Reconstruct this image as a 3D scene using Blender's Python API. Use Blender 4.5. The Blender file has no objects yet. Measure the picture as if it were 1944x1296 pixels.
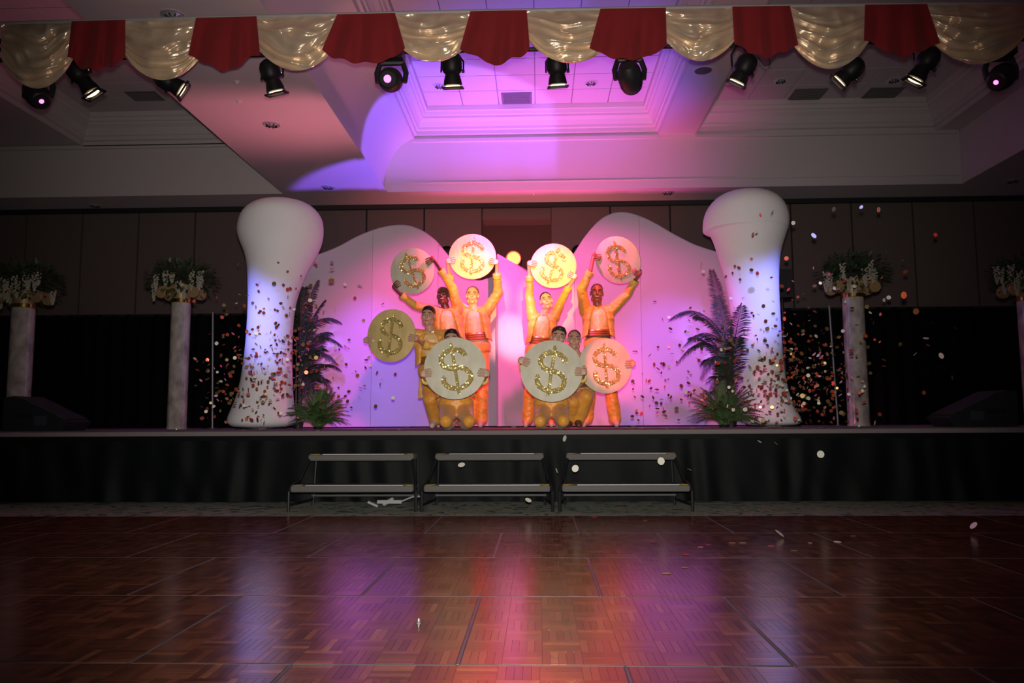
import bpy, bmesh, math, random
from mathutils import Vector as V, Matrix, noise
random.seed(7)
S = bpy.context.scene
COL = S.collection
PI = math.pi

# ------------------------------------------------------------------ camera, world, exposure, big lights
FPX, PITCH, YAW, ROLL = 1500.0, 0.100, 0.0336, 0.005
CAM = V((0, 0, 0.77))
fw = V((-math.sin(YAW)*math.cos(PITCH), math.cos(YAW)*math.cos(PITCH), math.sin(PITCH)))
r0 = V((math.cos(YAW), math.sin(YAW), 0)); u0 = r0.cross(fw)
rt = r0*math.cos(ROLL) - u0*math.sin(ROLL); up = u0*math.cos(ROLL) + r0*math.sin(ROLL)
cd = bpy.data.cameras.new('camera'); cam = bpy.data.objects.new('camera', cd); COL.objects.link(cam)
cd.sensor_width = 36; cd.lens = 36*FPX/1944; cd.clip_end = 200
m = Matrix((rt, up, -fw)).transposed().to_4x4(); m.translation = CAM; cam.matrix_world = m
S.camera = cam
def at(px, py, Y):
    d = fw + rt*((px-972)/FPX) - up*((py-648)/FPX)
    return CAM + d*(Y/d.y)
def onz(px, py, z):
    d = fw + rt*((px-972)/FPX) - up*((py-648)/FPX)
    return CAM + d*((z-CAM.z)/d.z)

w = bpy.data.worlds.new('world'); S.world = w; w.use_nodes = True
w.node_tree.nodes['Background'].inputs[0].default_value = (0.055, 0.05, 0.055, 1)
w.node_tree.nodes['Background'].inputs[1].default_value = 0.10
S.view_settings.view_transform = 'Standard'; S.view_settings.look = 'None'
S.view_settings.exposure = 0.0; S.view_settings.gamma = 1.0

def spot(name, loc, target, color, energy, deg, blend=0.4, size=0.08, parent=None):
    l = bpy.data.lights.new(name, 'SPOT'); l.color = color; l.energy = energy
    l.spot_size = math.radians(deg); l.spot_blend = blend; l.shadow_soft_size = size
    o = bpy.data.objects.new(name, l); COL.objects.link(o)
    d = V(target) - V(loc)
    o.matrix_world = Matrix.Translation(V(loc)) @ d.to_track_quat('-Z', 'Y').to_matrix().to_4x4()
    return o
PINK = (1.0, 0.16, 0.50); RED = (1.0, 0.10, 0.14); VIOLET = (0.25, 0.10, 1.0); BLUE = (0.28, 0.30, 1.0); WARM = (1.0, 0.72, 0.38)
# colour wash from the rig over the stage edge (fixtures built below): pinks cross, reds in the middle, lilacs outside
def rig(px, py): return at(px, py, 8.12)
spot('wash_light_pink', rig(1058, 178), (-1.35, 10.8, 1.75), (1.0, 0.06, 0.40), 1050, 54, 0.7, 0.05)
spot('wash_light_pink', rig(858, 180), (1.05, 10.8, 1.75), (1.0, 0.07, 0.42), 900, 54, 0.7, 0.05)
spot('wash_light_lilac', rig(600, 190), (-2.35, 10.8, 1.35), (0.28, 0.09, 1.0), 900, 34, 0.9, 0.05)
spot('wash_light_lilac', rig(1330, 172), (1.9, 10.8, 1.35), (0.36, 0.10, 1.0), 700, 34, 0.9, 0.05)
spot('red_special', rig(790, 190), (-0.55, 9.8, 2.0), (1.0, 0.09, 0.06), 600, 42, 0.8, 0.05)
spot('red_special', rig(1150, 185), (0.55, 9.8, 1.8), (1.0, 0.09, 0.06), 700, 44, 0.8, 0.05)
# added fills with no real fixture: soffit beam, lower right coin, centre flat
spot('soffit_fill_rose', (-2.7, 11.35, 2.6), (-3.9, 9.6, 5.05), (1.0, 0.24, 0.36), 190, 125, 1.0, 0.1)  # stands in for pink bounce light on the soffit
spot('coin_fill_pink', (2.4, 1.4, 4.4), at(1162, 688, 8.35), (1.0, 0.09, 0.13), 4200, 4.6, 0.5, 0.03)  # added to tint a single coin pink
spot('flat_fill_warm', (0.3, 0.6, 3.4), at(975, 640, 10.6), (1.0, 0.42, 0.42), 13000, 4.4, 1.0, 0.03)  # added in place of follow-spot spill on the centre flat
# two hard follow spots on the raised coins
spot('follow_spot', (-0.4, 0.4, 3.2), at(902, 522, 9.4), (1.0, 0.45, 0.09), 8000, 5.6, 0.8, 0.03)
spot('follow_spot', (0.4, 0.4, 3.2), at(1050, 526, 9.4), (1.0, 0.48, 0.10), 8000, 5.6, 0.8, 0.03)
# the photographer's flash, beside the lens
spot('camera_flash', CAM + up*0.14, CAM + up*0.14 + fw*8 + up*0.2 + V((-.15, 0, 0)), (1, 0.95, 0.88), 1400, 80, 1.0, 0.04)
# uplights on the floor behind the scenery: violet and magenta on the ceiling
spot('uplight_violet', (0.1, 12.0, 1.0), (-2.1, 14.7, 6.0), VIOLET, 2000, 50, 0.12)
spot('uplight_violet', (0.5, 12.0, 1.0), (0.2, 12.6, 6.6), VIOLET, 1000, 60, 0.7)
spot('uplight_magenta', (-0.3, 11.7, 1.0), (0.3, 14.3, 5.2), (0.95, 0.09, 0.50), 1400, 72, 1.0)
spot('uplight_magenta', (-0.4, 13.1, 0.3), (-0.4, 15.3, 4.3), (1.0, 0.20, 0.24), 700, 80, 1.0)  # added to redden the middle of the rear wall, not the ceiling
# cool fill added from the front to spread blue across the two towers
spot('tower_fill_blue', (-4.4, 0.6, 4.5), at(506, 615, 9.8), (0.30, 0.28, 1.0), 4200, 8.0, 1.0, 0.05)
spot('tower_fill_blue', (4.4, 0.6, 4.5), at(1440, 575, 9.8), (0.30, 0.30, 1.0), 4200, 8.0, 1.0, 0.05)

# ------------------------------------------------------------------ materials
MATS = {}
def mat(name, col, rough=0.5, metal=0.0, var=None, bump=None, sheen=0, coat=0, emis=None, spec=None, trans=0, alpha=None):
    if name in MATS: return MATS[name]
    mt = bpy.data.materials.new(name); mt.use_nodes = True; nt = mt.node_tree; b = nt.nodes['Principled BSDF']
    b.inputs['Base Color'].default_value = (*col, 1); b.inputs['Roughness'].default_value = rough; b.inputs['Metallic'].default_value = metal
    if sheen: b.inputs['Sheen Weight'].default_value = sheen
    if coat: b.inputs['Coat Weight'].default_value = coat; b.inputs['Coat Roughness'].default_value = 0.1
    if spec is not None: b.inputs['Specular IOR Level'].default_value = spec
    if trans: b.inputs['Transmission Weight'].default_value = trans
    if emis: b.inputs['Emission Color'].default_value = (*emis[0], 1); b.inputs['Emission Strength'].default_value = emis[1]
    tc = nt.nodes.new('ShaderNodeTexCoord')
    if var:                                   # (scale, second colour, (sx,sy,sz))
        n = nt.nodes.new('ShaderNodeTexNoise'); n.inputs['Scale'].default_value = var[0]; n.inputs['Detail'].default_value = 6
        mp = nt.nodes.new('ShaderNodeMapping'); mp.inputs['Scale'].default_value = var[2] if len(var) > 2 else (1, 1, 1)
        cr = nt.nodes.new('ShaderNodeValToRGB'); cr.color_ramp.elements[0].position = 0.35; cr.color_ramp.elements[1].position = 0.68
        cr.color_ramp.elements[0].color = (*col, 1); cr.color_ramp.elements[1].color = (*var[1], 1)
        nt.links.new(tc.outputs['Object'], mp.inputs[0]); nt.links.new(mp.outputs[0], n.inputs['Vector'])
        nt.links.new(n.outputs[0], cr.inputs[0]); nt.links.new(cr.outputs[0], b.inputs['Base Color'])
    if bump:                                  # (scale, strength, distance)
        n = nt.nodes.new('ShaderNodeTexNoise'); n.inputs['Scale'].default_value = bump[0]; n.inputs['Detail'].default_value = 4
        bp = nt.nodes.new('ShaderNodeBump'); bp.inputs['Strength'].default_value = bump[1]; bp.inputs['Distance'].default_value = bump[2] if len(bump) > 2 else 0.01
        nt.links.new(tc.outputs['Object'], n.inputs['Vector']); nt.links.new(n.outputs[0], bp.inputs['Height']); nt.links.new(bp.outputs[0], b.inputs['Normal'])
    MATS[name] = mt; return mt

M_ceil = mat('ceiling_paint', (0.62, 0.58, 0.56), 0.85, bump=(60, 0.05, 0.002))
M_tile = mat('ceiling_tile', (0.60, 0.57, 0.56), 0.9, bump=(180, 0.25, 0.003))
M_wallp = mat('airwall_fabric', (0.15, 0.115, 0.10), 0.9, var=(60, (0.115, 0.088, 0.075), (1, 1, 8)), bump=(220, 0.2, 0.002))
M_blacktrim = mat('black_trim', (0.012, 0.012, 0.013), 0.6)
M_drape = mat('black_drape', (0.002, 0.002, 0.0024), 0.9, bump=(90, 0.2), spec=0.1)
M_skirt = mat('stage_skirt', (0.0022, 0.0030, 0.0036), 0.6, bump=(120, 0.1), spec=0.12)
M_deck = mat('stage_carpet', (0.17, 0.145, 0.145), 0.95, bump=(400, 0.5, 0.004))
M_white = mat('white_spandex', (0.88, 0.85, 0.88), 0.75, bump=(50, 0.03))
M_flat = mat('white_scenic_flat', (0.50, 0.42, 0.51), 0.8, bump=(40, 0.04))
M_gold = mat('gold_satin', (0.86, 0.66, 0.46), 0.27, 0.45, bump=(12, 0.25, 0.03))
M_red = mat('red_velvet', (0.24, 0.006, 0.010), 0.85, sheen=0.1, bump=(70, 0.15))
M_black = mat('black_metal', (0.008, 0.008, 0.009), 0.5, spec=0.3)
M_blackp = mat('black_plastic', (0.014, 0.014, 0.016), 0.45)
M_glow = mat('lamp_leak', (1, 0.85, 0.6), 0.5, emis=((1.0, 0.78, 0.48), 2.2))
M_chrome = mat('chrome', (0.75, 0.75, 0.78), 0.30, 0.6)
M_alu = mat('aluminium_edge', (0.16, 0.16, 0.17), 0.5, 0.6)
M_tread = mat('tread_carpet', (0.115, 0.108, 0.10), 0.95, bump=(300, 0.5, 0.004))
M_nose = mat('tread_nosing', (0.65, 0.65, 0.66), 0.4)
M_yel = mat('yellow_tape', (0.62, 0.48, 0.04), 0.6)
M_marble = mat('marble', (0.50, 0.44, 0.40), 0.18, var=(9, (0.24, 0.20, 0.19), (1, 1, 0.6)), coat=0.6)
M_brass = mat('brass', (0.62, 0.38, 0.10), 0.22, 1.0)
M_capital = mat('gilt_capital', (0.34, 0.22, 0.10), 0.45, 0.35, bump=(80, 0.3))
M_leaf = mat('dark_leaf', (0.016, 0.036, 0.012), 0.5, var=(15, (0.035, 0.065, 0.022)))
M_fern = mat('fern_leaf', (0.05, 0.10, 0.03), 0.5, var=(12, (0.09, 0.15, 0.05)))
M_palm = mat('palm_leaf', (0.022, 0.045, 0.022), 0.45)
M_trunk = mat('palm_stem', (0.05, 0.045, 0.02), 0.7)
M_bloss = mat('blossom', (0.36, 0.33, 0.25), 0.7)
M_orange = mat('orange_satin', (0.82, 0.42, 0.07), 0.40, sheen=0.2, bump=(30, 0.3, 0.02))
M_amber = mat('amber_satin', (0.86, 0.60, 0.25), 0.40, sheen=0.2, bump=(25, 0.2, 0.02))
M_trouser = mat('orange_trouser', (0.80, 0.34, 0.045), 0.42, sheen=0.2, bump=(30, 0.3, 0.02))
M_cuff = mat('yellow_cuff', (0.85, 0.55, 0.12), 0.45)
M_coin = mat('coin_board', (0.66, 0.62, 0.48), 0.55, var=(7, (0.57, 0.52, 0.39), (1.6, 1, 0.9)))
M_coinlit = mat('coin_board_lit', (0.74, 0.52, 0.24), 0.5, var=(9, (0.66, 0.44, 0.18), (3, 1, 0.6)))  # warm follow-spot light put into the board colour of two coins
M_coing = mat('coin_board_gold', (0.72, 0.53, 0.22), 0.55, var=(6, (0.57, 0.41, 0.17), (1.6, 1, 0.9)))
M_edge = mat('coin_edge', (0.50, 0.40, 0.22), 0.6)
M_seq = mat('gold_sequin', (0.68, 0.54, 0.20), 0.25, 0.5)
M_rhine = mat('rhinestone', (0.95, 0.90, 0.80), 0.08, 1.0)
M_shoe = mat('tan_shoe', (0.62, 0.46, 0.38), 0.5)
M_dshoe = mat('dark_shoe', (0.12, 0.05, 0.03), 0.45)
M_eyew = mat('eye_white', (0.75, 0.73, 0.70), 0.3)
M_eye = mat('eye_dark', (0.02, 0.012, 0.010), 0.3)
M_teeth = mat('teeth', (0.85, 0.82, 0.76), 0.3)
M_lip = mat('lip', (0.42, 0.10, 0.09), 0.45)
M_cgold = mat('confetti_gold', (0.62, 0.46, 0.18), 0.34, 0.9)
M_cred = mat('confetti_copper', (0.80, 0.16, 0.08), 0.34, 0.65)
M_csil = mat('confetti_pale', (0.88, 0.86, 0.72), 0.4, 0.1)  # pale tone stands for foil glinting white in the flash
M_plug = mat('white_plastic', (0.28, 0.29, 0.29), 0.5)
M_tin = mat('dull_tin', (0.30, 0.28, 0.27), 0.4, 0.7)

# carpet with a swirling pattern
def carpet_mat():
    mt = bpy.data.materials.new('patterned_carpet'); mt.use_nodes = True; nt = mt.node_tree; b = nt.nodes['Principled BSDF']
    tc = nt.nodes.new('ShaderNodeTexCoord'); wv = nt.nodes.new('ShaderNodeTexNoise'); wv.inputs['Scale'].default_value = 5; wv.inputs['Distortion'].default_value = 2.2
    cr = nt.nodes.new('ShaderNodeValToRGB'); e = cr.color_ramp.elements
    e[0].position = 0.38; e[0].color = (0.04, 0.09, 0.08, 1); e[1].position = 0.72; e[1].color = (0.42, 0.09, 0.08, 1)
    for p, c in ((0.46, (0.34, 0.34, 0.26, 1)), (0.54, (0.20, 0.27, 0.22, 1)), (0.61, (0.42, 0.38, 0.30, 1))):
        q = e.new(p); q.color = c
    nt.links.new(tc.outputs['Object'], wv.inputs['Vector']); nt.links.new(wv.outputs[0], cr.inputs[0]); nt.links.new(cr.outputs[0], b.inputs['Base Color'])
    b.inputs['Roughness'].default_value = 0.95
    return mt
M_carpet = carpet_mat()
def slat_mat():
    mt = bpy.data.materials.new('parquet_wood'); mt.use_nodes = True; nt = mt.node_tree; b = nt.nodes['Principled BSDF']; L = nt.links.new
    oi = nt.nodes.new('ShaderNodeObjectInfo'); g = nt.nodes.new('ShaderNodeNewGeometry')
    a = nt.nodes.new('ShaderNodeMath'); a.operation = 'ADD'; fr = nt.nodes.new('ShaderNodeMath'); fr.operation = 'FRACT'
    L(oi.outputs['Random'], a.inputs[0]); L(g.outputs['Random Per Island'], a.inputs[1]); L(a.outputs[0], fr.inputs[0])
    cr = nt.nodes.new('ShaderNodeValToRGB'); e = cr.color_ramp.elements
    e[0].color = (0.105, 0.028, 0.016, 1); e[1].color = (0.36, 0.13, 0.062, 1)
    for p, c in ((0.35, (0.15, 0.042, 0.022, 1)), (0.75, (0.21, 0.062, 0.031, 1)), (0.93, (0.28, 0.088, 0.042, 1))):
        q = e.new(p); q.color = c
    L(fr.outputs[0], cr.inputs[0])
    tc = nt.nodes.new('ShaderNodeTexCoord'); n = nt.nodes.new('ShaderNodeTexNoise'); n.inputs['Scale'].default_value = 14; n.inputs['Detail'].default_value = 6
    mx = nt.nodes.new('ShaderNodeMix'); mx.data_type = 'RGBA'; mx.blend_type = 'MULTIPLY'; mx.inputs[0].default_value = 0.6
    L(tc.outputs['Object'], n.inputs['Vector']); L(cr.outputs[0], mx.inputs[6]); L(n.outputs[0], mx.inputs[7]); L(mx.outputs[2], b.inputs['Base Color'])
    mr = nt.nodes.new('ShaderNodeMapRange'); mr.inputs[3].default_value = 0.13; mr.inputs[4].default_value = 0.26
    L(n.outputs[0], mr.inputs[0]); L(mr.outputs[0], b.inputs['Roughness'])
    b.inputs['Specular IOR Level'].default_value = 1.0; b.inputs['Specular Tint'].default_value = (1.0, 0.62, 0.52, 1)  # tint puts the red of reflected stage lights into the varnish
    bp = nt.nodes.new('ShaderNodeBump'); bp.inputs['Strength'].default_value = 0.06; bp.inputs['Distance'].default_value = 0.01
    n2 = nt.nodes.new('ShaderNodeTexNoise'); n2.inputs['Scale'].default_value = 9; L(tc.outputs['Object'], n2.inputs['Vector']); L(n2.outputs[0], bp.inputs['Height']); L(bp.outputs[0], b.inputs['Normal'])
    return mt
M_slat = slat_mat()

# ------------------------------------------------------------------ mesh helpers
ORG = {}
class MB:
    def __init__(s): s.v = []; s.f = []
    def add(s, vs, fs):
        o = len(s.v); s.v += [V(x) for x in vs]; s.f += [tuple(i+o for i in f) for f in fs]; return s
    def box(s, c, d, M=None):
        c = V(c); pts = []
        for z in (-.5, .5):
            for y in (-.5, .5):
                for x in (-.5, .5):
                    p = V((x*d[0], y*d[1], z*d[2])); pts.append(c + (M @ p if M else p))
        return s.add(pts, [(0, 2, 3, 1), (4, 5, 7, 6), (0, 1, 5, 4), (2, 6, 7, 3), (0, 4, 6, 2), (1, 3, 7, 5)])
    def rings(s, rs, cap=True, close=True):
        n = len(rs[0]); vs = [p for r in rs for p in r]; fs = []
        for i in range(len(rs)-1):
            for j in range(n if close else n-1):
                k = (j+1) % n
                fs.append((i*n+j, i*n+k, (i+1)*n+k, (i+1)*n+j))
        if cap:
            fs.append(tuple(reversed(range(n)))); fs.append(tuple(range((len(rs)-1)*n, len(rs)*n)))
        return s.add(vs, fs)
    def tube(s, pts, rad, n=8, cap=True):
        pts = [V(p) for p in pts]; rs = []
        if not isinstance(rad, (list, tuple)): rad = [rad]*len(pts)
        t0 = (pts[1]-pts[0]).normalized(); a = V((0, 0, 1)) if abs(t0.z) < .9 else V((1, 0, 0))
        x = t0.cross(a).normalized()
        for i, p in enumerate(pts):
            t = (pts[min(i+1, len(pts)-1)] - pts[max(i-1, 0)]).normalized()
            x = (x - t*x.dot(t)).normalized(); y = t.cross(x)
            rs.append([p + (x*math.cos(2*PI*k/n) + y*math.sin(2*PI*k/n))*rad[i] for k in range(n)])
        return s.rings(rs, cap)
    def lathe(s, prof, c, n=24, axis=V((0, 0, 1)), cap=True):
        axis = V(axis).normalized(); a = V((1, 0, 0)) if abs(axis.x) < .9 else V((0, 1, 0))
        x = (a - axis*a.dot(axis)).normalized(); y = axis.cross(x); c = V(c)
        rs = [[c + axis*h + (x*math.cos(2*PI*k/n) + y*math.sin(2*PI*k/n))*max(r, 1e-4) for k in range(n)] for r, h in prof]
        return s.rings(rs, cap)
    def ell(s, c, ax, n=14, m=9, M=None):
        c = V(c); rs = []
        for i in range(m+1):
            th = PI*(0.02 + 0.96*i/m); rr = []
            for k in range(n):
                p = V((ax[0]*math.sin(th)*math.cos(2*PI*k/n), ax[1]*math.sin(th)*math.sin(2*PI*k/n), -ax[2]*math.cos(th)))
                rr.append(c + (M @ p if M else p))
            rs.append(rr)
        return s.rings(rs)
    def cap(s, p0, a, p1, b, n=12):                     # tapered capsule
        p0 = V(p0); p1 = V(p1); d = p1-p0; L = max(d.length, 1e-5); d = d/L
        x = d.orthogonal().normalized(); y = d.cross(x); rs = []
        for t in (-.98, -.7, -.35, 0): rs.append((p0 + d*(a*t), a*math.sqrt(max(0, 1-t*t))))
        for t in (0, .35, .7, .98): rs.append((p1 + d*(b*t), b*math.sqrt(max(0, 1-t*t))))
        return s.rings([[c + (x*math.cos(2*PI*k/n) + y*math.sin(2*PI*k/n))*r for k in range(n)] for c, r in rs])
    def grid(s, fn, nu, nv):
        vs = [fn(i/nu, j/nv) for j in range(nv+1) for i in range(nu+1)]
        return s.add(vs, [(j*(nu+1)+i, j*(nu+1)+i+1, (j+1)*(nu+1)+i+1, (j+1)*(nu+1)+i) for j in range(nv) for i in range(nu)])
    def prism(s, front, back):
        n = len(front)
        return s.add(list(front)+list(back), [tuple(range(n)), tuple(reversed(range(n, 2*n)))] + [(i, n+i, n+(i+1) % n, (i+1) % n) for i in range(n)])
    def mesh(s, name, org=V((0, 0, 0))):
        me = bpy.data.meshes.new(name); me.from_pydata([tuple(p-org) for p in s.v], [], s.f); me.update()
        return me
    def build(s, name, mt, parent=None, loc=None, smooth=False, recalc=True):
        org = ORG[parent.name] if parent else (V(loc) if loc is not None else V((0, 0, 0)))
        me = s.mesh(name, org)
        if recalc: fixn(me)
        return mkobj(name, me, mt, parent, org, smooth)
def fixn(me):
    bm = bmesh.new(); bm.from_mesh(me); bmesh.ops.recalc_face_normals(bm, faces=bm.faces); bm.to_mesh(me); bm.free()
def mkobj(name, me, mt, parent, org, smooth=False):
    me.materials.clear(); me.materials.append(mt)
    if smooth:
        me.shade_smooth()
        if smooth == 'auto': me.set_sharp_from_angle(angle=math.radians(40))
    o = bpy.data.objects.new(name, me); COL.objects.link(o)
    if parent: o.parent = parent
    else: o.location = org
    ORG[o.name] = V(org); return o
def thing(name, loc, label, cat, group=None):
    o = bpy.data.objects.new(name, None); COL.objects.link(o); o.location = loc; o.empty_display_size = 0.1
    ORG[o.name] = V(loc); return tag(o, label, cat, group)
def tag(o, label, cat, group=None, kind=None):
    o['label'] = label
    if cat: o['category'] = cat
    if group: o['group'] = group
    if kind: o['kind'] = kind
    return o
def struct(o, label=None):
    o['kind'] = 'structure'
    if label: o['label'] = label
    return o
def noisy(me, amp, sc, seed=0):
    me.update(); off = V((seed*7.1, seed*3.3, 1.7))
    ns = [v.normal.copy() for v in me.vertices]
    for v, n in zip(me.vertices, ns):
        v.co += n*(amp*noise.noise(v.co*sc + off) + 0.4*amp*noise.noise(v.co*sc*2.3 + off))

# ------------------------------------------------------------------ the room: ceiling, walls, floors
Z0, Z1, Z2, Y0, YW = 5.05, 6.05, 6.60, 14.38, 15.30
ceil = MB()
for x0, x1, y0, y1 in ((-16, 14, Y0+.012, YW+.3), (-4.79, -2.88, 3, Y0+.012), (-16, -12, 3, Y0), (7.79, 14, 3, Y0+.012), (-16, 14, -5, 3)):
    ceil.box(((x0+x1)/2, (y0+y1)/2, Z0+.05), (x1-x0, y1-y0, .1))
ceil = struct(ceil.build('ceiling', M_ceil), 'pale painted soffit with deep coffered trays')
def face(name, pts, mt=M_ceil, parent=ceil): return MB().add(pts, [tuple(range(len(pts)))]).build(name, mt, parent, recalc=False)
face('tray_face', [(-12, Y0, Z0), (8, Y0, Z0), (8, Y0, Z1), (-12, Y0, Z1)])
face('tray_face', [(7.78, 3, Z0), (7.78, Y0, Z0), (7.78, Y0, Z1), (7.78, 3, Z1)])
face('tray_face', [(-4.80, 3, Z0), (-4.80, Y0, Z0), (-4.80, Y0, Z1), (-4.80, 3, Z1)])
face('tray_face', [(-12, 3, Z0), (-12, Y0, Z0), (-12, Y0, Z1), (-12, 3, Z1)])
cv = [(-2.87 + .57*(1-math.cos(t*PI/20)), Z0 + (Z1-Z0)*math.sin(t*PI/20)) for t in range(11)]
MB().grid(lambda u, v: V((cv[round(v*10)][0], 3 + u*(Y0-3), cv[round(v*10)][1])), 1, 10).build('cove', M_ceil, ceil, smooth=True)
lip = MB()
lip.box((2.45, Y0-.012, Z0+.16), (10.6, .024, .012)); lip.box((2.7, Y0-.02, Z1-.03), (10.1, .05, .06)); lip.box((-8.3, Y0-.02, Z1-.06), (7.2, .05, .05))
lip.box((-2.87, 8.6, Z0-.006), (.13, 11.5, .03))
lip.build('moulding', M_ceil, ceil)
lv2 = MB()
for x0, x1, y0, y1 in ((2.262, 2.938, 3, Y0), (7.362, 7.8, 3, Y0), (-12, -8.682, 3, Y0), (-5.388, -4.8, 3, Y0), (-2.3, 7.8, 2.9, 4), (-12, -4.8, 2.9, 4)):
    lv2.box(((x0+x1)/2, (y0+y1)/2, Z1+.05), (x1-x0, y1-y0, .1))
lv2.build('tray_beam', M_ceil, ceil)
prof = [(0, 6.03), (0, 6.12), (.05, 6.13), (.05, 6.20), (.08, 6.215), (.085, 6.26), (.13, 6.34), (.19, 6.39), (.19, 6.43), (.22, 6.44), (.24, 6.50), (.27, 6.51), (.27, 6.61)]
TB = []
for x0, x1 in ((-2.3, 2.25), (2.95, 7.35), (-8.67, -5.4)):
    y0, y1 = 4.0, Y0
    MB().rings([[V((x0+i, y0+i, z)), V((x1-i, y0+i, z)), V((x1-i, y1-i, z)), V((x0+i, y1-i, z))] for i, z in prof], cap=False).build('cornice', M_ceil, ceil)
    TB.append((x0+.27, x1-.27, y1-.27))
gridm = mat('tile_gap', (0.30, 0.28, 0.28), 0.9)
for x0, x1, y1 in TB:
    b = MB(); b.box(((x0+x1)/2, (4.2+y1)/2, Z2+.06), (x1-x0+.1, y1-4.2+.1, .06)); b.build('tile_grid', gridm, ceil)
    nx = round((x1-x0)/.62); sx = (x1-x0)/nx
    tme = MB().box((0, 0, 0), (sx-.016, .604, .03)).mesh('ceiling_tile')
    for r in range(7):
        for k in range(nx):
            o = mkobj('ceiling_tile', tme, M_tile, ceil, V((0, 0, 0))); o.location = (x0+(k+.5)*sx, y1-.31-r*.62, Z2+.012)
    b = MB(); b.box(((x0+x1)/2, (4.2+y1-7*.62)/2, Z2+.02), (x1-x0, y1-7*.62-4.2, .03)); b.build('tile_field', M_tile, ceil)
# wall of folding panels
wall = struct(MB().box((-1, YW+.6, 2.6), (30, .1, 5.4)).build('wall_back', mat('recess_wall', (0.09, 0.05, 0.04), 0.9)), 'rear wall behind the folding partition')
seams = [0.27+1.21*k for k in range(0, 11)]
seamsl = [-1.13-1.19*k for k in range(0, 13)]
sc = YW/15.8
for a, b in list(zip(seams[:-1], seams[1:])) + list(zip(seamsl[1:], seamsl[:-1])):
    MB().box(((a+b)/2*sc, YW+.04, 2.49), ((b-a)*sc-.035, .08, 4.98)).build('wall_panel', M_wallp, wall)
bk = MB(); bk.box((-8.6, YW+.1, 2.5), (15, .03, 5.0)); bk.box((6.6, YW+.1, 2.5), (12.6, .03, 5.0)); bk.build('seam_backing', M_blacktrim, wall)
MB().box((-0.41, YW+.32, 4.88), (1.36, .5, .26)).build('lintel', M_wallp, wall)
struct(MB().box((-1, YW-.03, Z0-.045), (30, .1, .09)).build('trim_1', M_blacktrim), 'black track along the top of the folding wall')
# floors
struct(MB().box((-1, 6, -.05), (30, 24, .1)).build('floor_carpet', M_carpet), 'patterned hotel carpet between dance floor and stage')
ROWS = [6.40-.965*k for k in range(7)]
par = struct(MB().box((-.3, 2.9, .00735), (13, 7.0, .0147)).build('floor_parquet', mat('parquet_base', (0.05, 0.02, 0.012), 0.4)), 'glossy portable parquet dance floor of staggered square panels')
slats = []; strips = MB(); PX = 1.04
for k in range(6):
    ya, yb = ROWS[k+1], ROWS[k]; off = (-.26 if k % 2 == 1 else .26)
    strips = []
    for i in range(-6, 6):
        xa = off + i*PX; xb = xa+PX
        if xb < -5.6 or xa > 5.2: continue
        MB().box((xa, (ya+yb)/2, .0110), (.008, yb-ya-.01, .0100)).build('metal_strip', M_alu, par)
        MB().box(((xa+xb)/2, ya, .0106), (PX-.012, .008, .0100)).build('metal_strip', M_alu, par)
        bw, bh = (PX-.016)/8, (yb-ya-.016)/7
        for bi in range(8):
            for bj in range(7):
                bx, by = xa+.008+bi*bw, ya+.008+bj*bh
                for q in range(5):
                    if (bi+bj+i) % 2: cx, cy, dx, dy = bx+bw/2, by+bh*(q+.5)/5, bw, bh/5
                    else: cx, cy, dx, dy = bx+bw*(q+.5)/5, by+bh/2, bw/5, bh
                    slats.append((cx, cy, dx-.0012, dy-.0012, .016+random.uniform(0, .00015)))
def inframe(x, y):
    d = V((x, y, 0))-CAM; z = d.dot(fw); px = 972+FPX*d.dot(rt)/z; py = 648-FPX*d.dot(up)/z
    return -10 < px < 1954 and py < 1306
vis = sorted([s for s in slats if s[1] > 1.8 and inframe(s[0], s[1])], key=lambda s: s[0]**2+s[1]**2)
near = set(id(s) for s in vis[:300])
rest = MB(); slm = {}
def slatbox(b, cx, cy, dx, dy, zt):
    x0, x1, y0, y1 = cx-dx/2, cx+dx/2, cy-dy/2, cy+dy/2
    b.add([(x0, y0, .008), (x1, y0, .008), (x1, y1, .008), (x0, y1, .008), (x0, y0, zt), (x1, y0, zt), (x1, y1, zt), (x0, y1, zt)],
          [(4, 5, 6, 7), (0, 1, 5, 4), (1, 2, 6, 5), (2, 3, 7, 6), (3, 0, 4, 7)])
for s in slats:
    if id(s) in near:
        key = (round(s[2], 4), round(s[3], 4))
        if key not in slm: b = MB(); slatbox(b, 0, 0, s[2], s[3], .0163); slm[key] = b.mesh('parquet_slat')
        o = mkobj('parquet_slat', slm[key], M_slat, par, V((0, 0, 0))); o.location = (s[0], s[1], s[4]-.0163)
    else: slatbox(rest, *s)
ro = rest.build('parquet_field', M_slat, par, recalc=False); ro['kind'] = 'stuff'

# ------------------------------------------------------------------ stage, skirt, drape
ZS, YS = 0.68, 7.5
st = thing('stage', (-.3, YS, 0), 'long raised stage with grey carpet deck and black pleated skirt', 'stage')
MB().box((-.3, (YS+12.5)/2, ZS-.02), (13.2, 12.5-YS, .04)).build('deck', M_deck, st)
def skirt(u, v):
    x = -6.8+u*13; z = .018+(1-v)*(ZS-.06)
    a = (.35+.65*v)*(.012*math.sin(x*21+5*noise.noise(V((x*1.3, z*.4, 0)))) + .045*noise.noise(V((x*4.2+z*1.1, z*1.2, 3))))
    return V((x, YS+.035-a, z))
MB().grid(skirt, 900, 8).build('skirt', M_skirt, st, smooth=True)
MB().box((-.3, YS+.012, ZS-.062), (13, .02, .05)).build('skirt_band', M_skirt, st)
dr = thing('backdrop_drape', (-.5, 12.85, 0), 'plain black drape hanging across the back of the stage', 'curtain')
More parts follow.
